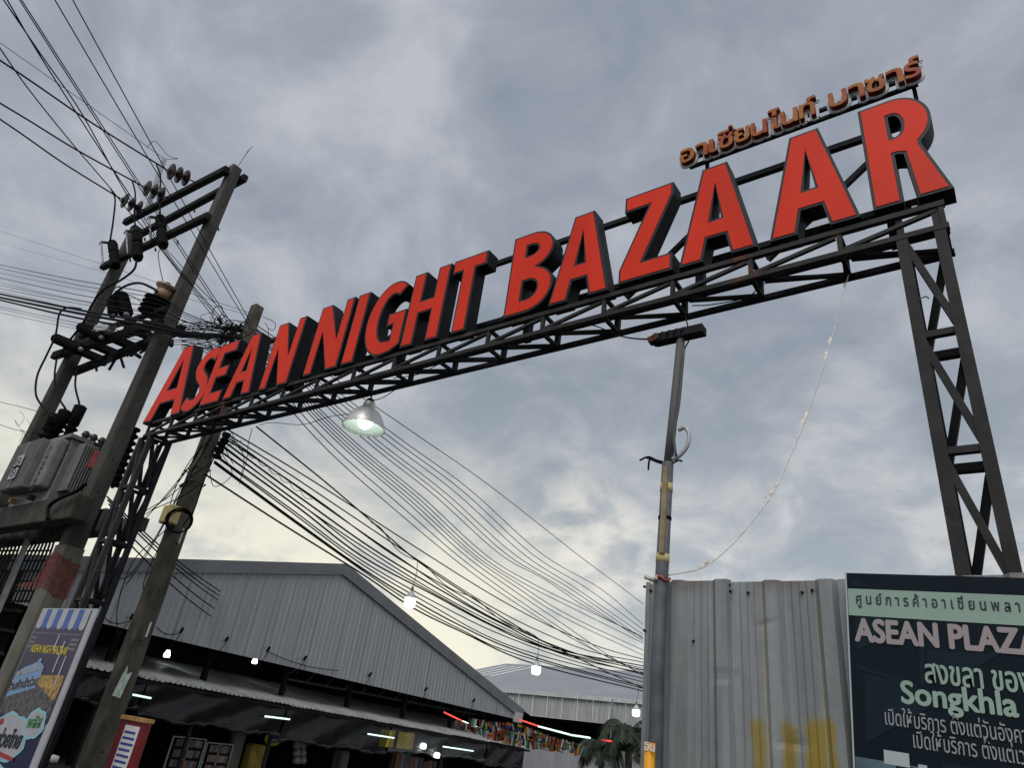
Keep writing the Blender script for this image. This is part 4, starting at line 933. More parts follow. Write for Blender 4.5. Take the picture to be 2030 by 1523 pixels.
for i in range(len(edges)-1):
    a, b = edges[i], edges[i+1]; pr = [(a, 0)]
    for r in ribs:
        if a-.02 < r < b-.0:
            for (o, h) in ((-.052, 0), (-.028, .030), (.028, .030), (.052, 0)): 
                if a < r+o < b: pr.append((r+o, h))
    # shallow stiffening grooves in the pans
    for r in ribs+[ribs[0]-pt]:
        for g_ in (.36, .5, .64):
            x = r+pt*g_
            if a+.02 < x < b-.02: pr += [(x-.004, 0), (x, .004), (x+.004, 0)]
    pr.append((b, 0)); pr.sort(); V = []; F = []; zo = random.uniform(-.006, .006); nz = 90
    for (x, h) in pr:
        for j in range(nz+1):
            z = (zf+zo)*j/nz
            dent = 0
            for (dx_, dz_, am, w1) in ((ribs[1], zf-.46, .010, .05), (ribs[2]+.06, zf-.71, .008, .05), (ribs[2]-.04, zf-.22, .005, .035)):
                dent += am*math.exp(-((x-dx_)/w1)**2-((z-dz_)/.018)**2)
            V.append((x, NY-h+dent+i*.0015, z))
    for k in range(len(pr)-1):
        for j in range(nz): q = k*(nz+1)+j; F.append((q, q+nz+1, q+nz+2, q+1))
    mb = MB(); mb.add(V, F); part('fence_sheet', mb, 'fence', fence)
for z in (zf-.06, zf-1.1, .4): mb = MB(); mb.bar((xs0+.02, NY+.05, z), (ribs[9], NY+.05, z), .05, .05); part('back_rail', mb, 'steel_dark', fence)
for x in (xs0+.03, ribs[2], ribs[5], ribs[8]): mb = MB(); mb.bar((x, NY+.11, 0), (x, NY+.11, zf-.05), .05); part('fence_post', mb, 'steel_dark', fence)
scr = MB(); scr.lathe([(0, .010), (.0065, .009), (.008, 0)], 8, (0, 0, 0), (0, -1, 0)); SCR = scr.mesh('screw', 'hole')
for (x, y) in ((1278, 1164), (1290, 1172), (1357, 1164), (1423, 1164), (1446, 1161), (1448, 1173), (1543, 1158), (1648, 1157), (1375, 1272), (1424, 1255), (1440, 1386), (1278, 1251), (1439, 1508), (1267, 1498), (1610, 1171), (1483, 1176), (1590, 1175)):
    q = PY(x, y, NY-.003); link('screw', SCR, fence, q)
mb = MB(); q = PY(1341, 1258, NY-.004); mb.add([(q.x-.012, q.y-.004, q.z-.05), (q.x+.016, q.y-.004, q.z-.03), (q.x+.018, q.y-.004, q.z+.05), (q.x-.008, q.y-.004, q.z+.03)], [(0, 1, 2, 3)]); mat('rust', (.10, .028, .015), .95, 0, .3, 30); part('rust_patch', mb, 'rust', fence, 'dark rust patch')

# banner on the fence
BNY = NY-.045
nx0 = PY(1679, 1138, BNY).x; nx1 = nx0+1.75; nzt = PY(1679, 1137, BNY).z
bn_ = thing('fence_banner', 'dark teal printed banner with pale green bands fixed to the metal fence', 'banner', (nx0, BNY, 0))
mat('bn_dark', (.0055, .0125, .0185), .42, 0, .15, 2, spec=.14); mat('bn_teal', (.009, .021, .030), .42, spec=.14); mat('bn_mint', (.33, .45, .375), .45, 0, .06, 3, spec=.2); mat('bn_pink', (.38, .325, .33), .45, spec=.2); mat('bn_grey', (.33, .335, .35), .45, spec=.2); mat('bn_blue', (.10, .16, .19), .4, 0, .3, 8); mat('bn_white', (.45, .5, .5), .5)
def bflat(x0, x1, z0, z1, m, y=0.0, name='print_panel', par=None):
    mb = MB(); mb.box((x0, BNY-.0086-y*.2, z0), (x1, BNY-.0075-y*.2, z1)); return part(name, mb, m, par or bn_)
sheet_ = None
V = []; F = []; n = 28
for i in range(n+1):
    for j in range(n+1):
        x = nx0+(nx1-nx0)*i/n; z = .35+(nzt-.35)*j/n
        V.append((x, BNY-.006+.0010*math.sin(i*1.1+j*.3)*math.sin(j*.5)*(1 if j < n else 0), z))
for i in range(n):
    for j in range(n): a = i*(n+1)+j; F.append((a, a+n+1, a+n+2, a+1))
mb = MB(); mb.add(V, F, 0, True); sheet_ = part('sheet', mb, 'bn_dark', bn_)
BTH = math.radians(3.2)
def brot(v, s=1):            # the banner hangs a little askew: turned about its top left corner
    dx, dz = v.x-nx0, v.z-nzt; c_, s_ = math.cos(BTH), math.sin(BTH)*s
    return Vector((nx0+dx*c_+dz*s_, v.y, nzt-dx*s_+dz*c_))
def zpx(x, y): return PY(x, y, BNY).z
def xpx(x, y): return PY(x, y, BNY).x
bt, bb = zpx(1690, 1168), zpx(1690, 1221)
bflat(nx0+.002, nx1-.002, bb, bt, 'bn_mint', 0, 'print_band', sheet_)
mb = MB(); mb.box((nx0-.006, BNY-.012, .35), (nx0, BNY, nzt)); part('hem', mb, 'bn_white', bn_)
# faint geometric shapes of the print
for (P, k) in (([(1690, 1145), (1725, 1165), (1690, 1163)], 0), ([(1695, 1220), (1800, 1225), (1735, 1275), (1698, 1288)], 1), ([(1822, 1230), (1835, 1230), (1832, 1360), (1822, 1358)], 2), ([(1838, 1290), (1985, 1296), (1905, 1345), (1838, 1322)], 3), ([(1715, 1335), (1870, 1378), (1860, 1395), (1716, 1475)], 4), ([(1697, 1318), (1820, 1358), (1818, 1366), (1697, 1326)], 5)):
    mb = MB(); pts = [brot(PY(x, y, BNY-.0080-.0002*k), -1) for x, y in P]; mb.add(pts, [tuple(range(len(pts)))]); part('print_shape', mb, 'bn_teal', sheet_)
def btext(body, xl, yb_, xr, cap, m, bold=0, yy=.0, font_h=.72, name='lettering', zref=None):
    a0 = PY(xl, yb_, BNY); width = (PY(xr[0], xr[1], BNY)-a0).length; a = brot(a0, -1)
    size = cap/font_h
    cu = bpy.data.curves.new('tmp', 'FONT'); cu.body = body; cu.size = size; o = bpy.data.objects.new('tmp', cu); C.objects.link(o)
    dg = bpy.context.evaluated_depsgraph_get(); bb_ = o.evaluated_get(dg).bound_box; w0 = max(b[0] for b in bb_); bpy.data.objects.remove(o); bpy.data.curves.remove(cu)
    sx = width/w0
    xf = lambda q: Vector((a.x+q.x, BNY-.0110+q.y-yy, a.z+q.z))
    return link(name, text_plate(name, body, size, -.0005, .0012, m, xf, bold=bold, sx=sx), sheet_)
full = lambda xl, xr, frac: None
# baselines follow the gate direction; widths are read on the plane
btext('ศู น ย์ ก า ร ค้ า อ า เ ซี่ ย น พ ล า ซ่ า', 1697, 1198, (2066, 1220), .046, 'ink_dark', .010)
btext('ASEAN PLAZA', 1698, 1271, (2068, 1302), .096, 'bn_pink', .036)
btext('สงขลา ของ', 1834, 1354, (2046, 1371), .092, 'bn_mint', .014, .0, .72)
btext('Songkhla', 1787, 1394, (2019, 1419), .088, 'bn_mint', .026)
btext('เปิดให้บริการ ตั้งแต่วันอังคาร', 1754, 1437, (2052, 1470), .060, 'bn_grey', .003)
btext('เปิดให้บริการ ตั้งแต่เวลา', 1810, 1483, (2062, 1513), .060, 'bn_grey', .003)
z3 = zpx(1690, 1490)
bflat(nx0+.002, nx1-.002, .40, z3-.02, 'bn_blue', .001, 'print_photo', sheet_)
for (x0, x1, dz, hh, m) in ((.22, .40, .012, .05, 'bn_white'), (.46, .52, .0, .03, 'bn_white'), (.30, .62, -.02, .035, 'bn_teal'), (.62, .95, .01, .04, 'bn_teal')):
    bflat(nx0+x0*.5, nx0+x1*.5, z3-.04+dz, z3-.04+dz+hh, m, .003+.001*random.random(), 'print_patch', sheet_)

for ob in bn_.children_recursive:
    for v in ob.data.vertices: v.co = brot(v.co)

# light pole in front of the fence ------------------------------------
QY = 3.40
lpole = thing('light_post', 'patched slim steel post with a short dark arm standing before the metal fence', 'post', PY(1296, 1523, QY)*1.0)
pts = [PY(1293, 1600, QY), PY(1303, 1330, QY), PY(1312, 1140, QY), PY(1324, 918, QY)]; pts[0].z = 0.0; pts[0].x = pts[1].x+.01
mat('post_grey', (.13, .138, .15), .5, .3, .3, 6, bump=.1); mb = MB(); mb.tube(pts, [.036, .036, .035, .033], 14); part('lower_pipe', mb, 'post_grey', lpole)
pts2 = [PY(1324, 925, QY), PY(1333, 840, QY), PY(1350, 672, QY)]
mb = MB(); mb.tube(pts2, .026, 12); part('upper_pipe', mb, 'cable_grey', lpole)
for (k_, f0, f1, r, m) in ((2, .10, .17, .0362, 'yellow_box'), (2, .72, .80, .0352, 'yellow_box'), (2, .47, .50, .0365, 'cable'), (1, .93, .96, .037, 'cable')):
    mb = MB(); mb.tube([pts[k_].lerp(pts[k_+1], f0), pts[k_].lerp(pts[k_+1], f1)], r, 12); part('tape_wrap', mb, m, lpole)
mat('old_wood', (.30, .24, .14), .9, 0, .3, 8)
mb = MB(); mb.bar(PY(1313, 1098, QY-.03), PY(1321, 925, QY-.03), .028, .03); part('splint', mb, 'old_wood', lpole)
mb = MB(); a_, b_ = PY(1298, 676, QY), PY(1396, 654, QY); mb.bar(a_, b_, .075, .055); part('arm', mb, 'steel_black', lpole)
mb = MB(); mb.bar(PY(1287, 678, QY-.02), PY(1308, 668, QY-.02), .05, .04); part('arm_end', mb, 'rust', lpole)
for k in range(5):
    c = PY(1300+14*k, 674-3*k, QY); mb = MB(); mb.tube([c+Vector((.02*math.sin(a)*.5, .045*math.cos(a), .038*math.sin(a))) for a in [j*math.pi/6 for j in range(13)]], .005, 4); part('wire_wrap', mb, 'cable', lpole)
mb = MB(); mb.tube(catmull([PY(1345, 853, QY), PY(1358, 848, QY), PY(1366, 862, QY), PY(1362, 885, QY), PY(1345, 905, QY), PY(1320, 915, QY)], 8), .0125, 8); part('conduit_loop', mb, 'galv_light', lpole)
mb = MB(); mb.tube(catmull([PY(1356, 690, QY-.03), PY(1346, 800, QY-.03), PY(1336, 860, QY-.04), PY(1340, 905, QY-.04)], 6), .008, 6); part('conduit', mb, 'cable_grey', lpole)
for P in ([(1322, 918), (1300, 912), (1285, 906), (1268, 913)], [(1322, 922), (1302, 916), (1288, 912), (1285, 932)], [(1324, 925), (1306, 916), (1282, 908)], [(1335, 918), (1345, 913), (1352, 915)]):
    mb = MB(); mb.tube(catmull([PY(x, y, QY) for x, y in P], 5), .006, 5); part('stray_wire', mb, 'cable', lpole)
c = PY(1312, 1150, QY)
mb = MB(); V = catmull([c+Vector((-.005, -.04, 0)), PY(1295, 1148, QY-.03), PY(1284, 1146, QY-.03), PY(1278, 1142, QY-.03)], 5); mb.tube(V, [.016, .014, .013, .012, .014, .016, .013, .012, .015, .014, .012, .014, .015, .012, .01, .006], 6); mb.add([PY(1285, 1149, QY-.03), PY(1300, 1150, QY-.03), PY(1292, 1160, QY-.035)], [(0, 1, 2)]); solo('rag', mb, 'rag', 'dirty white rag tied round the light post at the fence top', 'rag')
mb = MB(); mb.tube([c+Vector((.04*math.cos(a), .04*math.sin(a), .01*math.sin(3*a))) for a in [j*math.pi/7 for j in range(29)]], .008, 5); solo('rope_tie', mb, 'rope_red', 'faded red cord wound round the light post above the rag', 'rope')
# orange sleeve at the foot
mat('sleeve', (.80, .36, .01), .5, 0, .08, 6); s0, s1 = PY(1295, 1475, QY), PY(1290, 1620, QY)
t = thing('marker_sleeve', 'orange plastic sleeve with white lettering on the foot of the light post', 'sleeve', s1)
ax = pts[1].x+.005; mb = MB(); xk = PY(1298, 1475, QY).x
mb.tube([(xk-.004, QY-.045, s0.z), (xk-.004, QY-.045, s0.z-.5)], .026, 14); part('sleeve_body', mb, 'sleeve', t)
xf = lambda q: Vector((xk-.022+q.x, QY-.073+q.y, s0.z-.035+q.z)); link('lettering', text_plate('lettering', 'อิน', .05, -.001, .004, 'white_paint', xf, bold=.02), t)
# cables at its head
pw('post_cable', [(1290, 673, 3.4), (1255, 671, 4.4), (1225, 665, 5.1), (1190, 650, 5.3), (1168, 643, 5.3)], 5, .007, 'black cable from the truss to the arm of the light post')
pw('post_cable', [(1358, 625, 5.35), (1363, 645, 3.6), (1366, 672, 3.4), (1358, 690, 3.4), (1356, 705, 3.4)], 5, .005, 'thin cable dangling on to the arm of the light post')
pw('truss_cable', [(1372, 606, 5.33), (1410, 604, 5.3), (1480, 590, 5.2), (1510, 565, 5.15), (1560, 545, 5.2), (1640, 520, 5.2), (1700, 500, 5.2), (1760, 490, 5.2), (1790, 483, 5.2)], 5.2, .006, 'black cable running along inside the right half of the gate beam')
pw('column_cable', [(1808, 490), (1808, 530), (1806, 560), (1812, 585), (1820, 592), (1836, 588), (1841, 592)], 5.1, .006, 'pale loose cable hanging inside the right gate column', m='galv_light')
pw('truss_cable', [(780, 750, 5.3), (830, 742, 5.3), (870, 722, 5.2)], 5.2, .006, 'short black cable sagging inside the beam near the pendant lamp')
# tattered string
sp = [PY(1684, 540, 5.3), PY(1672, 580, 5.1), PY(1644, 690, 4.8), PY(1605, 810, 4.5), PY(1560, 920, 4.2), PY(1528, 985, 4.0), PY(1470, 1060, 3.8), PY(1400, 1122, 3.55), PY(1322, 1142, 3.42)]
SP = catmull(sp, 8); mb = MB(); mb.tube(SP, .004, 5)
st_ = thing('tattered_string', 'pale string with torn plastic tatters hanging from the gate beam to the fence', 'string', sp[-1]); part('cord', mb, 'rag', st_)
random.seed(9)
for f in (.10, .245, .27, .40, .415, .59, .61, .625, .64, .86, .875, .89):
    i = int(f*(len(SP)-1)); p = SP[i]; tn = (SP[i+1]-SP[i-1]).normalized(); mb = MB(); L_ = random.uniform(.05, .11)
    sd_ = tn.cross(Vector((.3, -.9, .2))).normalized(); mb.add([p-tn*L_*.5, p+tn*L_*.5, p+tn*L_*.3+sd_*random.uniform(.02, .04), p+tn*.0+sd_*random.uniform(.015, .045)-Vector((0, 0, .02)), p-tn*L_*.4+sd_*.02], [(0, 1, 2, 3, 4)]); part('tatter', mb, 'rag', st_)

# ------------------------------------------------------------------ wires
ORD = ['first', 'second', 'third', 'fourth', 'fifth', 'sixth', 'seventh', 'eighth', 'ninth', 'tenth', 'eleventh', 'twelfth', 'thirteenth', 'fourteenth']
def PZ(x, y, z): d = ray(x, y); d = d*((z-EYE)/d.z); return Vector((d.x, d.y, d.z+EYE))
top3 = [((490, 640), (113, 0)), ((497, 640), (148, 0)), ((462, 655), (43, 0)), ((466, 652), (47, 0))]
for i, (a, b) in enumerate(top3):
    A = PY(*a, 6.4); B = PZ(*b, 9.6+.1*i); wire('overhead_wire', sag(A, A+(B-A)*1.35, .04, 12), .0085, 'thin wire rising from the tangled pole, %s from the left at the top edge' % ORD[(4, 5, 2, 3)[i]], 'wire', 'wires rising from the tangled pole')
for i, P in enumerate(([(8, 0), (83, 110), (163, 226), (250, 383), (330, 505), (440, 640)], [(15, 0), (85, 119), (221, 331), (254, 381), (345, 520), (455, 650)], [(0, 95), (55, 174), (143, 284), (218, 372), (256, 420), (300, 470), (420, 625)])):
    n_ = len(P); A = PY(*P[-1], 6.3); B = PZ(*P[0], 9.4); pts = []
    for j, (x, y) in enumerate(P):
        f = 1-math.dist(P[j], P[-1])/math.dist(P[0], P[-1]); zz_ = B.z+(A.z-B.z)*f; pts.append(PZ(x, y, zz_))
    pts = [pts[0]*1.0+(pts[0]-pts[1])*.6]+pts; wire('overhead_wire', catmull(pts, 6), .0095, ('thin wire rising from the tangled pole, first from the left at the top edge', 'thin wire rising from the tangled pole, second from the left at the top edge', 'thin kinked wire rising from the tangled pole to the left edge')[i], 'wire', 'wires rising from the tangled pole')
random.seed(3)
left = [(525, 648, .010), (532, 650, .008), (541, 652, .006), (551, 655, .010), (561, 657, .006), (566, 660, .007), (572, 661, .007), (578, 664, .008), (583, 667, .030), (590, 668, .034), (595, 670, .026), (608, 672, .007), (612, 674, .006), (620, 676, .006)]
for i, (y0_, y1_, r) in enumerate(left):
    j_ = random.uniform(-3, 3)
    pw('service_wire', [(-60, y0_-14, 4.3), (0, y0_, 4.4), (150, y0_+32+j_, 4.68), (300, y0_+58+j_*.5, 4.72), (368, (y0_+70+y1_)/2+j_*.3, 5.0), (440, y1_-2, 6.0), (480, y1_+3, 6.35)], 5, r, ('thin wire crossing in front of the twin poles, %s from the top of its sheaf' if r < .015 else 'thick cable crossing in front of the twin poles, %s from the top of its sheaf') % ORD[i], 'wire', 'wires crossing the twin poles')
pw('service_wire', [(-40, 445), (0, 458), (200, 523), (330, 566), (500, 622)], 6.8, .006, 'hair thin wire passing behind the twin poles, upper of two', 'wire')
pw('service_wire', [(-40, 470), (0, 482), (190, 535), (330, 580), (505, 628)], 6.9, .005, 'hair thin wire passing behind the twin poles, lower of two', 'wire')
for (P, lab) in (([(-30, 790), (0, 797), (60, 812), (92, 822)], 'upper of two thin wires reaching the left pole from the left edge'), ([(-30, 834), (0, 842), (30, 852), (75, 860)], 'lower of two thin wires reaching the left pole from the left edge')):
    pw('guy_wire', P, 5.1, .007, lab, 'wire')
for k in range(4):
    x, y = 40+14*k, 815+18*k; pw('curl', [(x, y), (x+8, y+14), (x-4, y+30), (x-10, y+18), (x+4, y+45), (x-2, y+62)], 5.0, .004, 'hair thin loose curl of wire left of the transformer', 'wire', 'loose curls of wire')
WR = [[(405, 940), (560, 1040), (720, 1140), (817, 1205), (914, 1253), (1059, 1317), (1275, 1371)],
      [(425, 915), (570, 1022), (720, 1129), (831, 1197), (914, 1242), (998, 1281), (1109, 1319), (1275, 1362)],
      [(427, 905), (575, 1014), (720, 1121), (859, 1203), (970, 1264), (1081, 1303), (1275, 1353)],
      [(428, 903), (580, 1012), (720, 1114), (887, 1208), (998, 1261), (1137, 1311), (1275, 1346)],
      [(430, 890), (590, 1006), (720, 1105), (859, 1180), (970, 1239), (1081, 1286), (1275, 1338)],
      [(432, 880), (600, 1003), (728, 1100), (887, 1192), (998, 1250), (1137, 1305), (1275, 1335)],
      [(436, 870), (610, 998), (756, 1100), (914, 1194), (998, 1239), (1109, 1289), (1275, 1321)],
      [(440, 865), (620, 985), (778, 1100), (920, 1185), (1010, 1238), (1120, 1290), (1275, 1326)],
      [(444, 862), (560, 945), (680, 1030), (800, 1112), (930, 1200), (1040, 1256), (1160, 1302), (1275, 1330)],
      [(446, 858), (570, 938), (700, 1025), (830, 1112), (950, 1190), (1060, 1248), (1170, 1292), (1275, 1314)],
      [(448, 850), (590, 935), (720, 1018), (850, 1102), (980, 1183), (1090, 1242), (1190, 1284), (1275, 1308)],
      [(424, 918), (572, 1027), (722, 1134), (826, 1202), (912, 1248), (1030, 1300), (1275, 1366)],
      [(434, 878), (595, 1000), (740, 1098), (880, 1184), (1000, 1246), (1110, 1293), (1275, 1329)]]
for i, P in enumerate(WR):
    wire('span_wire', catmull([PX(x, y, -12.38+.05*i) for x, y in P], 7), .020 if i in (0, 1, 4, 6) else .015, 'black wire of the lower sheaf sagging from the weathered pole, %s from the bottom' % ORD[i], 'wire', 'lower sheaf of sagging wires')
# spiral tie round two of them
a_ = [PX(x, y, -12.3) for x, y in ((445, 868), (500, 905), (560, 950), (620, 995))]; aa = catmull(a_, 16)
wire('tie_wire', [p+Vector((0, .03*math.cos(i*1.1), .035*math.sin(i*1.1))) for i, p in enumerate(aa)], .007, 'wiry tie wound round the lower sheaf beside the weathered pole', 'wire')
UP = [[(889, 1100), (970, 1161), (1067, 1225), (1164, 1283), (1275, 1334)], [(920, 1100), (1012, 1167), (1109, 1233), (1206, 1300), (1275, 1340)], [(962, 1100), (1053, 1156), (1164, 1211), (1275, 1263)], [(992, 1100), (1081, 1150), (1164, 1206), (1275, 1266)],
      [(1020, 1100), (1137, 1172), (1275, 1268)], [(1039, 1100), (1140, 1166), (1275, 1259)], [(1076, 1100), (1192, 1169), (1275, 1239)], [(1145, 1100), (1220, 1156), (1275, 1198)], [(905, 1100), (990, 1164), (1090, 1232), (1190, 1296), (1275, 1337)], [(940, 1100), (1030, 1160), (1130, 1222), (1275, 1290)]]
UP += [[(950, 1100), (1040, 1158), (1150, 1214), (1275, 1276)], [(1005, 1100), (1110, 1164), (1275, 1272)], [(1056, 1100), (1165, 1168), (1275, 1249)], [(932, 1100), (1020, 1162), (1120, 1226), (1275, 1300)]]
ks = [0, 1.2, 2.4, 3.2, 4, 4.6, 5.6, 7, .6, 1.8, 2.1, 3.6, 5.1, 1.5]
for ui, (P, k) in enumerate(zip(UP, ks)):
    Q = [(497+1.5*k, 672-4*k), (560+20*k, 790-2*k), (655+26*k, 898-4*k), (770+29*k, 1000-5*k)]+P
    wire('span_wire', catmull([PX(x, y, -12.45-.04*k) for x, y in Q], 6), .0115, 'thin wire of the upper sheaf below the lamp, %s from the left' % ORD[sorted(ks).index(k)], 'wire', 'upper sheaf of thin wires')
# cable that carries the hanging bulbs
bc = [PY(508, 846, 5.38), PX(640, 952, -9.1), PX(734, 1032, -9.0), PX(828, 1113, -8.9), PX(942, 1190, -8.9), PX(1067, 1267, -8.9), PX(1192, 1328, -9.0), PX(1290, 1372, -9.2)]
wire('bulb_cable', catmull(bc, 7), .013, 'thick sagging cable from the gate truss that carries the hanging bulbs', 'cable')
aa = catmull(bc[2:6], 20); wire('twisted_cable', [p+Vector((0, .035*math.cos(i*.35), .05*math.sin(i*.35)-.03)) for i, p in enumerate(aa)], .008, 'thin cable loosely twisted round the bulb cable', 'cable')
for (h, b, wd) in (((828, 1113), (813, 1192), 'largest, hanging in front of the gable roof'), ((1067, 1267), (1063, 1327), 'hanging in front of the far hall roof'), ((1266, 1362), (1261, 1412), 'half hidden by the edge of the metal fence')):
    H_ = PX(*h, -8.9); B_ = PX(*b, -8.9); B_.y = H_.y if False else B_.y
    t = thing('hanging_bulb', 'lit white bulb on a thin lead, %s' % wd, 'bulb', B_, 'hanging bulbs'); r = .085
    d = Vector((0, 0, 1)); T_ = B_+d*.24
    mb = MB(); mb.tube(catmull([H_, H_.lerp(T_, .5)+Vector((.01, .02, 0)), T_], 5), .006, 5); part('lead', mb, 'cable', t)
    mb = MB(); mb.lathe([(.0, .26), (.022, .25), (.026, .17), (.03, .16)], 14, B_); part('socket', mb, 'cable_grey', t)
    mb = MB(); mb.lathe([(.03, .165), (.06, .12), (.092, .075), (.097, .045)], 18, B_); part('heat_sink', mb, 'galv_light', t)
    mb = MB(); mb.lathe([(.097, .044), (.098, -.06), (.085, -.10), (.05, -.118), (0, -.12)], 18, B_); part('globe', mb, 'bulb_glow', t)
for (a, b) in (((212, 985), (437, 1173)), ((214, 992), (434, 1181)), ((216, 1000), (432, 1190)), ((214, 1015), (425, 1207)), ((212, 1030), (419, 1223))):
    A, B = PY(*a, 5.7), PX(*b, HX+.08); wire('tie_cable', sag(A, B, .10, 10), .016, 'dark cable from the twin poles fixed to the gable cladding', 'cable', 'cables fixed to the gable')
# tangle
random.seed(17)
for k in range(30):
    cx_, cy_ = random.gauss(440, 26), random.gauss(662, 18); P = []
    a0 = random.uniform(0, 6.28); r0_ = random.uniform(6, 24)
    for j in range(6): P.append((cx_+r0_*math.cos(a0+j*random.uniform(.7, 1.3))*random.uniform(.6, 1.4), cy_+r0_*.8*math.sin(a0+j*random.uniform(.7, 1.3))*random.uniform(.6, 1.4)))
    pw('tangled_wire', P, 6.35+random.uniform(-.25, .15), random.choice((.006, .008, .010)), 'loose loop in the nest of wires left of the tangled pole top', 'wire', 'nest of tangled wires')
for k in range(16):
    y0_ = 640+3.6*k; pw('tangled_wire', [(360, y0_+random.uniform(-6, 4), 5.1), (395, y0_+random.uniform(-6, 8), 5.6), (430, y0_+random.uniform(-8, 8), 6.1), (470, 668+random.uniform(-22, 18), 6.4)], 6, random.choice((.006, .009)), 'loose loop in the nest of wires left of the tangled pole top', 'wire', 'nest of tangled wires')
drops = [[(440, 770), (418, 830), (392, 900), (355, 950), (318, 995), (278, 1040)], [(436, 790), (405, 870), (372, 930), (330, 985), (290, 1020)], [(432, 830), (398, 905), (360, 965), (325, 1040), (285, 1110), (250, 1160)], [(428, 850), (385, 930), (345, 1000), (300, 1080), (258, 1140), (232, 1150)], [(420, 870), (380, 910), (345, 975), (325, 1060), (290, 1140), (283, 1170)], [(415, 920), (380, 945), (335, 985), (285, 1015)], [(398, 960), (360, 985), (300, 1012)], [(330, 1050), (270, 1105), (244, 1160), (232, 1215), (234, 1260)]]
for P in drops: pw('drop_wire', P, 6.2, .009, 'black drop wire running down left of the weathered pole to the gate column', 'wire', 'drop wires beside the weathered pole')
for P in ([(445, 855), (470, 880), (483, 905), (480, 935), (475, 960)], [(500, 850), (492, 880), (490, 905), (480, 945)], [(455, 850), (465, 875), (448, 890), (462, 920)], [(440, 900), (460, 940), (425, 965), (415, 930)], [(415, 905), (435, 880), (480, 875)], [(525, 640), (532, 655), (528, 690)], [(521, 628), (545, 640), (542, 655), (530, 650)]): pw('loose_wire', P, 6.5, .007, 'loose thin wire curling right of the weathered pole', 'wire', 'loose wires right of the weathered pole')

# ------------------------------------------------------------------ left poster board
OY = 4.5
ox0, ox1 = PY(85, 1207, OY).x, PY(195, 1207, OY).x; oz = PY(140, 1207, OY).z
po = thing('poster_board', 'tall printed poster board with blue striped awning print beside the gate column', 'poster', ((ox0+ox1)/2, OY, 0))
mat('po_navy', (.010, .012, .055), .4, 0, .2, 2); mat('po_dark', (.040, .028, .062), .4, 0, .35, 5); mat('po_stripe', (.035, .105, .36), .4); mat('po_white', (.42, .42, .45), .4, 0, .08, 4); mat('po_yellow', (.62, .50, .04), .4); mat('po_sky', (.18, .32, .52), .4); mat('po_green', (.03, .22, .05), .4); mat('po_red', (.40, .03, .04), .4); mat('po_gold', (.38, .23, .07), .5, 0, .6, 14); mat('po_crowd', (.10, .085, .09), .5, 0, .7, 16); mat('skin', (.50, .30, .22), .5); mat('hair', (.03, .015, .012), .5); mat('po_cyan', (.25, .55, .65), .4)
mb = MB(); mb.box((ox0, OY, .25), (ox1, OY+.02, oz)); part('board', mb, 'po_white', po)
for x in (ox0+.1, ox1-.1): mb = MB(); mb.bar((x, OY+.08, 0), (x, OY+.08, oz-.1), .05); part('leg', mb, 'steel_dark', po)
W_, H_ = ox1-ox0, oz-.25
def pp_(u, v): return (ox0+W_*u, oz-(ox1-ox0)*v*.58)          # v in board widths from the top
def pol(P, m, k, name='print'):
    mb = MB(); mb.add([(pp_(u, v)[0], OY-.003-.0012*k, pp_(u, v)[1]) for u, v in P], [tuple(range(len(P)))]); return part(name, mb, m, po)
pol([(0.01, .02), (0.92, .02), (0.92, 1.43), (0.01, 1.43)], 'po_dark', 0, 'print_ground')
for k in range(9):
    u0 = .02+.098*k; P = [(u0, .015), (u0+.098, .015), (u0+.098, .24)]+[(u0+.049+.049*math.cos(a), .24+.05*math.sin(a)) for a in [math.pi*j/6 for j in range(1, 6)]]+[(u0, .24)]
    pol(P, 'po_stripe' if k % 2 else 'po_white', 2, 'awning_stripe')
for (v, h) in ((.34, .012), (.40, .03), (.46, .03), (.52, .03)):
    for (u0, u1) in ((.02, .12), (.76, .89)) if v > .35 else ((.02, .89),): pol([(u0, v), (u1, v), (u1, v+h), (u0, v+h)], 'tank_grey', 1, 'print_bar')
def ptext(body, u, v, cap, wd, m, bold, k, rot=0.0, shear=0.0):
    size = cap*W_*.62/.72; cu = bpy.data.curves.new('tmp', 'FONT'); cu.body = body; cu.size = size; o = bpy.data.objects.new('tmp', cu); C.objects.link(o)
    dg = bpy.context.evaluated_depsgraph_get(); w0 = max(b[0] for b in o.evaluated_get(dg).bound_box); bpy.data.objects.remove(o); bpy.data.curves.remove(cu)
    sx = wd*W_/w0; X0, Z0 = pp_(u, v); cr, sr = math.cos(rot), math.sin(rot)
    xf = lambda q: Vector((X0+q.x*cr-q.z*sr, OY-.004-.0012*k+q.y, Z0+q.x*sr+q.z*cr)); link('lettering', text_plate('lettering', body, size, -.0005, .002, m, xf, bold=bold, shear=shear, sx=sx), po)
ptext('ASEAN NIGHT BAZAAR', .12, .61, .100, .66, 'po_yellow', .014, 5, 0, .15)
for (u, v, dl) in ((.52, .35, .22), (.66, .44, .40), (.78, .62, .38)): pol([(u, v), (u+.022, v), (u+.022, v+dl), (u, v+dl)], 'po_white', 4, 'print_lamp')
pol([(.34, .90), (.89, .86), (.89, 1.16), (.34, 1.22)], 'po_gold', 2, 'print_photo'); pol([(.01, 1.10), (.50, 1.0), (.89, 1.18), (.89, 1.42), (.01, 1.42)], 'po_crowd', 3, 'print_photo')
pol([(.03, 1.02), (.05, .90), (.14, .82), (.26, .77), (.34, .73), (.36, .68), (.40, .68), (.41, .74), (.50, .78), (.49, 1.05), (.03, 1.22)], 'po_sky', 6, 'print_stall')
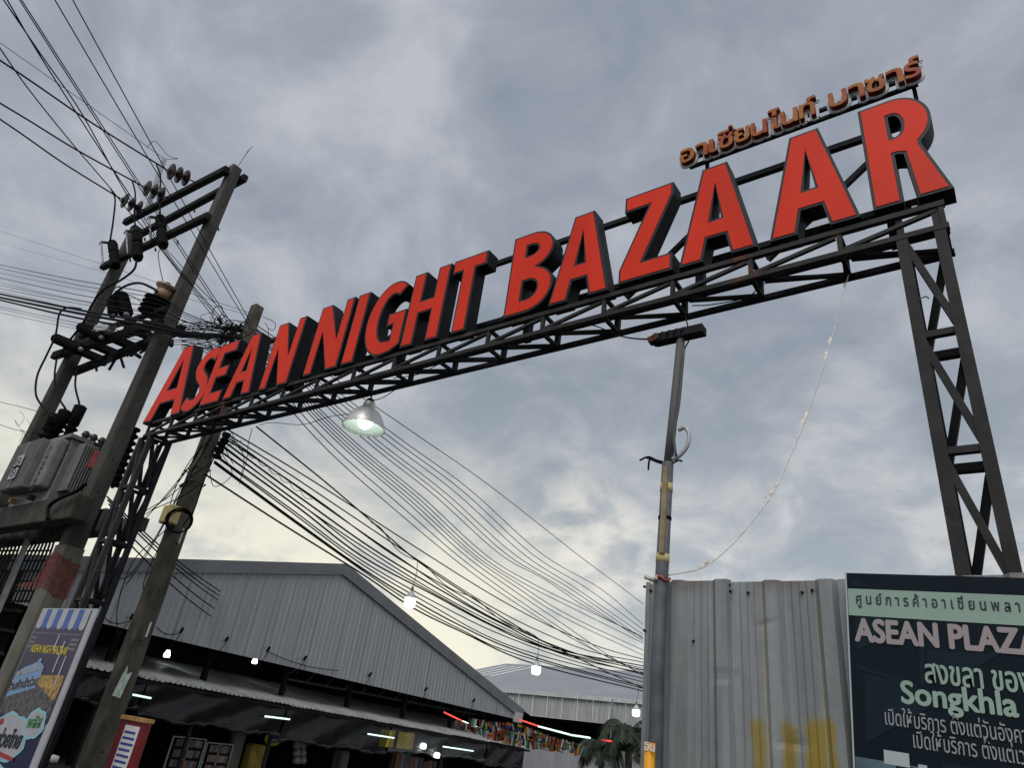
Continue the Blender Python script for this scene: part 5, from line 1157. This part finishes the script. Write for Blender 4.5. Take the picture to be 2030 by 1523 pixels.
ptext('ตลาดอาเซียน', .05, .96, .085, .42, 'po_white', .03, 9, .20); ptext('ร้านค้าเข้าร่วม', .02, 1.14, .10, .48, 'po_white', .07, 8, .16); ptext('ร้านค้าเข้าร่วม', .02, 1.14, .10, .48, 'ink_dark', .02, 12, .16)
pol([(.01, 1.40), (.90, 1.36), (.90, 3.6), (.01, 3.6)], 'po_navy', 1, 'print_ground')
def cloud_(u0, u1, v0, v1, m, k): 
    P = [((u0+u1)/2+(u1-u0)/2*math.cos(a)*(1+.08*math.sin(5*a)), (v0+v1)/2+(v1-v0)/2*math.sin(a)*(1+.08*math.cos(7*a))) for a in [2*math.pi*j/28 for j in range(28)]]; pol(P, m, k, 'print_cloud')
cloud_(-.0, .70, 1.38, 1.98, 'po_cyan', 7); cloud_(.02, .68, 1.41, 1.95, 'po_white', 8); cloud_(.56, .90, 1.28, 1.64, 'po_cyan', 9); cloud_(.58, .88, 1.31, 1.61, 'po_white', 10)
ptext('ไทยช่วยไทย', .03, 1.82, .17, .60, 'ink_dark', .035, 14, .06, .1); ptext('พลัส', .62, 1.52, .12, .22, 'po_green', .03, 14, .10)
pol([(.03, 1.58), (.10, 1.50), (.18, 1.47), (.20, 1.52), (.12, 1.58), (.05, 1.63)], 'po_red', 15, 'print_swash'); pol([(.06, 1.90), (.30, 1.84), (.62, 1.87), (.63, 1.91), (.30, 1.89), (.08, 1.95)], 'po_red', 15, 'print_swash')
cloud_(.20, .72, 1.98, 2.42, 'po_cyan', 7); cloud_(.22, .70, 2.01, 2.39, 'po_white', 8); ptext('60/40', .29, 2.30, .18, .36, 'po_green', .03, 14, .10, .1)
def oval(u, v, a, b, m, k, n): pol([(u+a*math.cos(t), v+b*math.sin(t)) for t in [2*math.pi*j/20 for j in range(20)]], m, k, n)
oval(.60, 2.66, .17, .25, 'hair', 6, 'print_hair'); oval(.585, 2.68, .105, .15, 'skin', 8, 'print_face')
for du in (-.04, .04): oval(.585+du, 2.66, .016, .008, 'hair', 10, 'print_eye')
oval(.585, 2.76, .03, .009, 'po_red', 10, 'print_mouth'); pol([(.01, 2.45), (.24, 2.42), (.24, 2.9), (.01, 2.9)], 'po_white', 4, 'print_note')

# red sign box beside the weathered pole
RY0 = 5.6
ra, rb = PY(243, 1421, RY0), PY(293, 1432, RY0)
rs = thing('sign_box', 'upright red box with a wooden top and notices taped on, beside the weathered pole', 'sign', ((ra.x+rb.x)/2, RY0, 0))
zt3 = PY(265, 1430, RY0).z
mb = MB(); mb.box((ra.x, RY0, .1), (rb.x, RY0+.07, zt3)); part('box', mb, 'red_sign', rs)
mb = MB(); mb.box((ra.x-.01, RY0-.02, zt3), (rb.x+.01, RY0+.09, zt3+.05)); part('top_board', mb, 'wood', rs)
wq = rb.x-ra.x
for (z0_, z1_) in ((zt3-.62, zt3-.06), (zt3-1.45, zt3-.65)):
    mb = MB(); mb.box((ra.x+wq*.25, RY0-.006, z0_), (rb.x-wq*.2, RY0-.001, z1_)); p = part('notice', mb, 'paper', rs)
    if z1_ > zt3-.1:
        for k in range(7): mb = MB(); zz_ = z1_-.08-.07*k; mb.box((ra.x+wq*.29, RY0-.008, zz_-.018), (rb.x-wq*(.24+.05*random.random()), RY0-.0065, zz_+.012)); part('handwriting', mb, 'ink_blue', p)
# roadside bits at the far left: curved bar cage over a dark shed
cg = thing('bar_cage', 'dark curved bar cage rising behind the platform at the far left', 'cage', PX(40, 1195, -16.2))
for grp, (x0_, n_) in enumerate(((4, 8), (-62, 8))):
    for i in range(n_):
        xb_ = x0_+7.5*i; P = [PX(xb_, 1196, -16.2), PX(xb_+22, 1145, -16.2), PX(xb_+42, 1100, -16.2), PX(xb_+56-.6*i, 1078-1.2*i, -16.3), PX(xb_+70-2.4*i, 1066-.6*i, -16.8), PX(xb_+88-4*i, 1062, -17.6)]
        mb = MB(); mb.tube(catmull(P, 4), .022, 5); part('bar', mb, 'steel_dark', cg)
    for k in range(7):
        yy = 1070+20*k; dxx = (1196-yy)*.43; mb = MB(); mb.tube([PX(x0_+dxx, yy+3, -16.2), PX(x0_+52+dxx-.0, yy-2+4, -16.2)], .02, 5); part('hoop', mb, 'steel_dark', cg)
mb = MB(); mb.bar(PX(-6, 1215, -16.15), PX(56, 1070, -16.15), .09); part('post', mb, 'galv', cg)
mb = MB(); q0, q1 = PX(-60, 1200, -16.6), PX(48, 1200, -16.6); mb.box((-19, q0.y, 0), (-16.6, q1.y, q1.z)); sd2 = thing('dark_shed', 'black low shed under the bar cage at the left edge', 'shed', (-17.8, q0.y, 0)); part('wall', mb, 'interior_shade', sd2)
for yy in (1205, 1245, 1290): mb = MB(); mb.bar(PX(-20, yy, -16.55), PX(45-(yy-1205)*.43, yy+8, -16.55), .06); part('rail', mb, 'steel_dark', sd2)
# white flood light low behind the poster
c = PX(105, 1505, -14); mb = MB(); mb.lathe([(0, -.06), (.09, -.05), (.09, .04), (0, .06)], 12, c); mat('lens_white', (.7, .7, .68), .3); solo('white_lamp', mb, 'lens_white', 'small white lamp low between the poster board and the weathered pole', 'lamp')
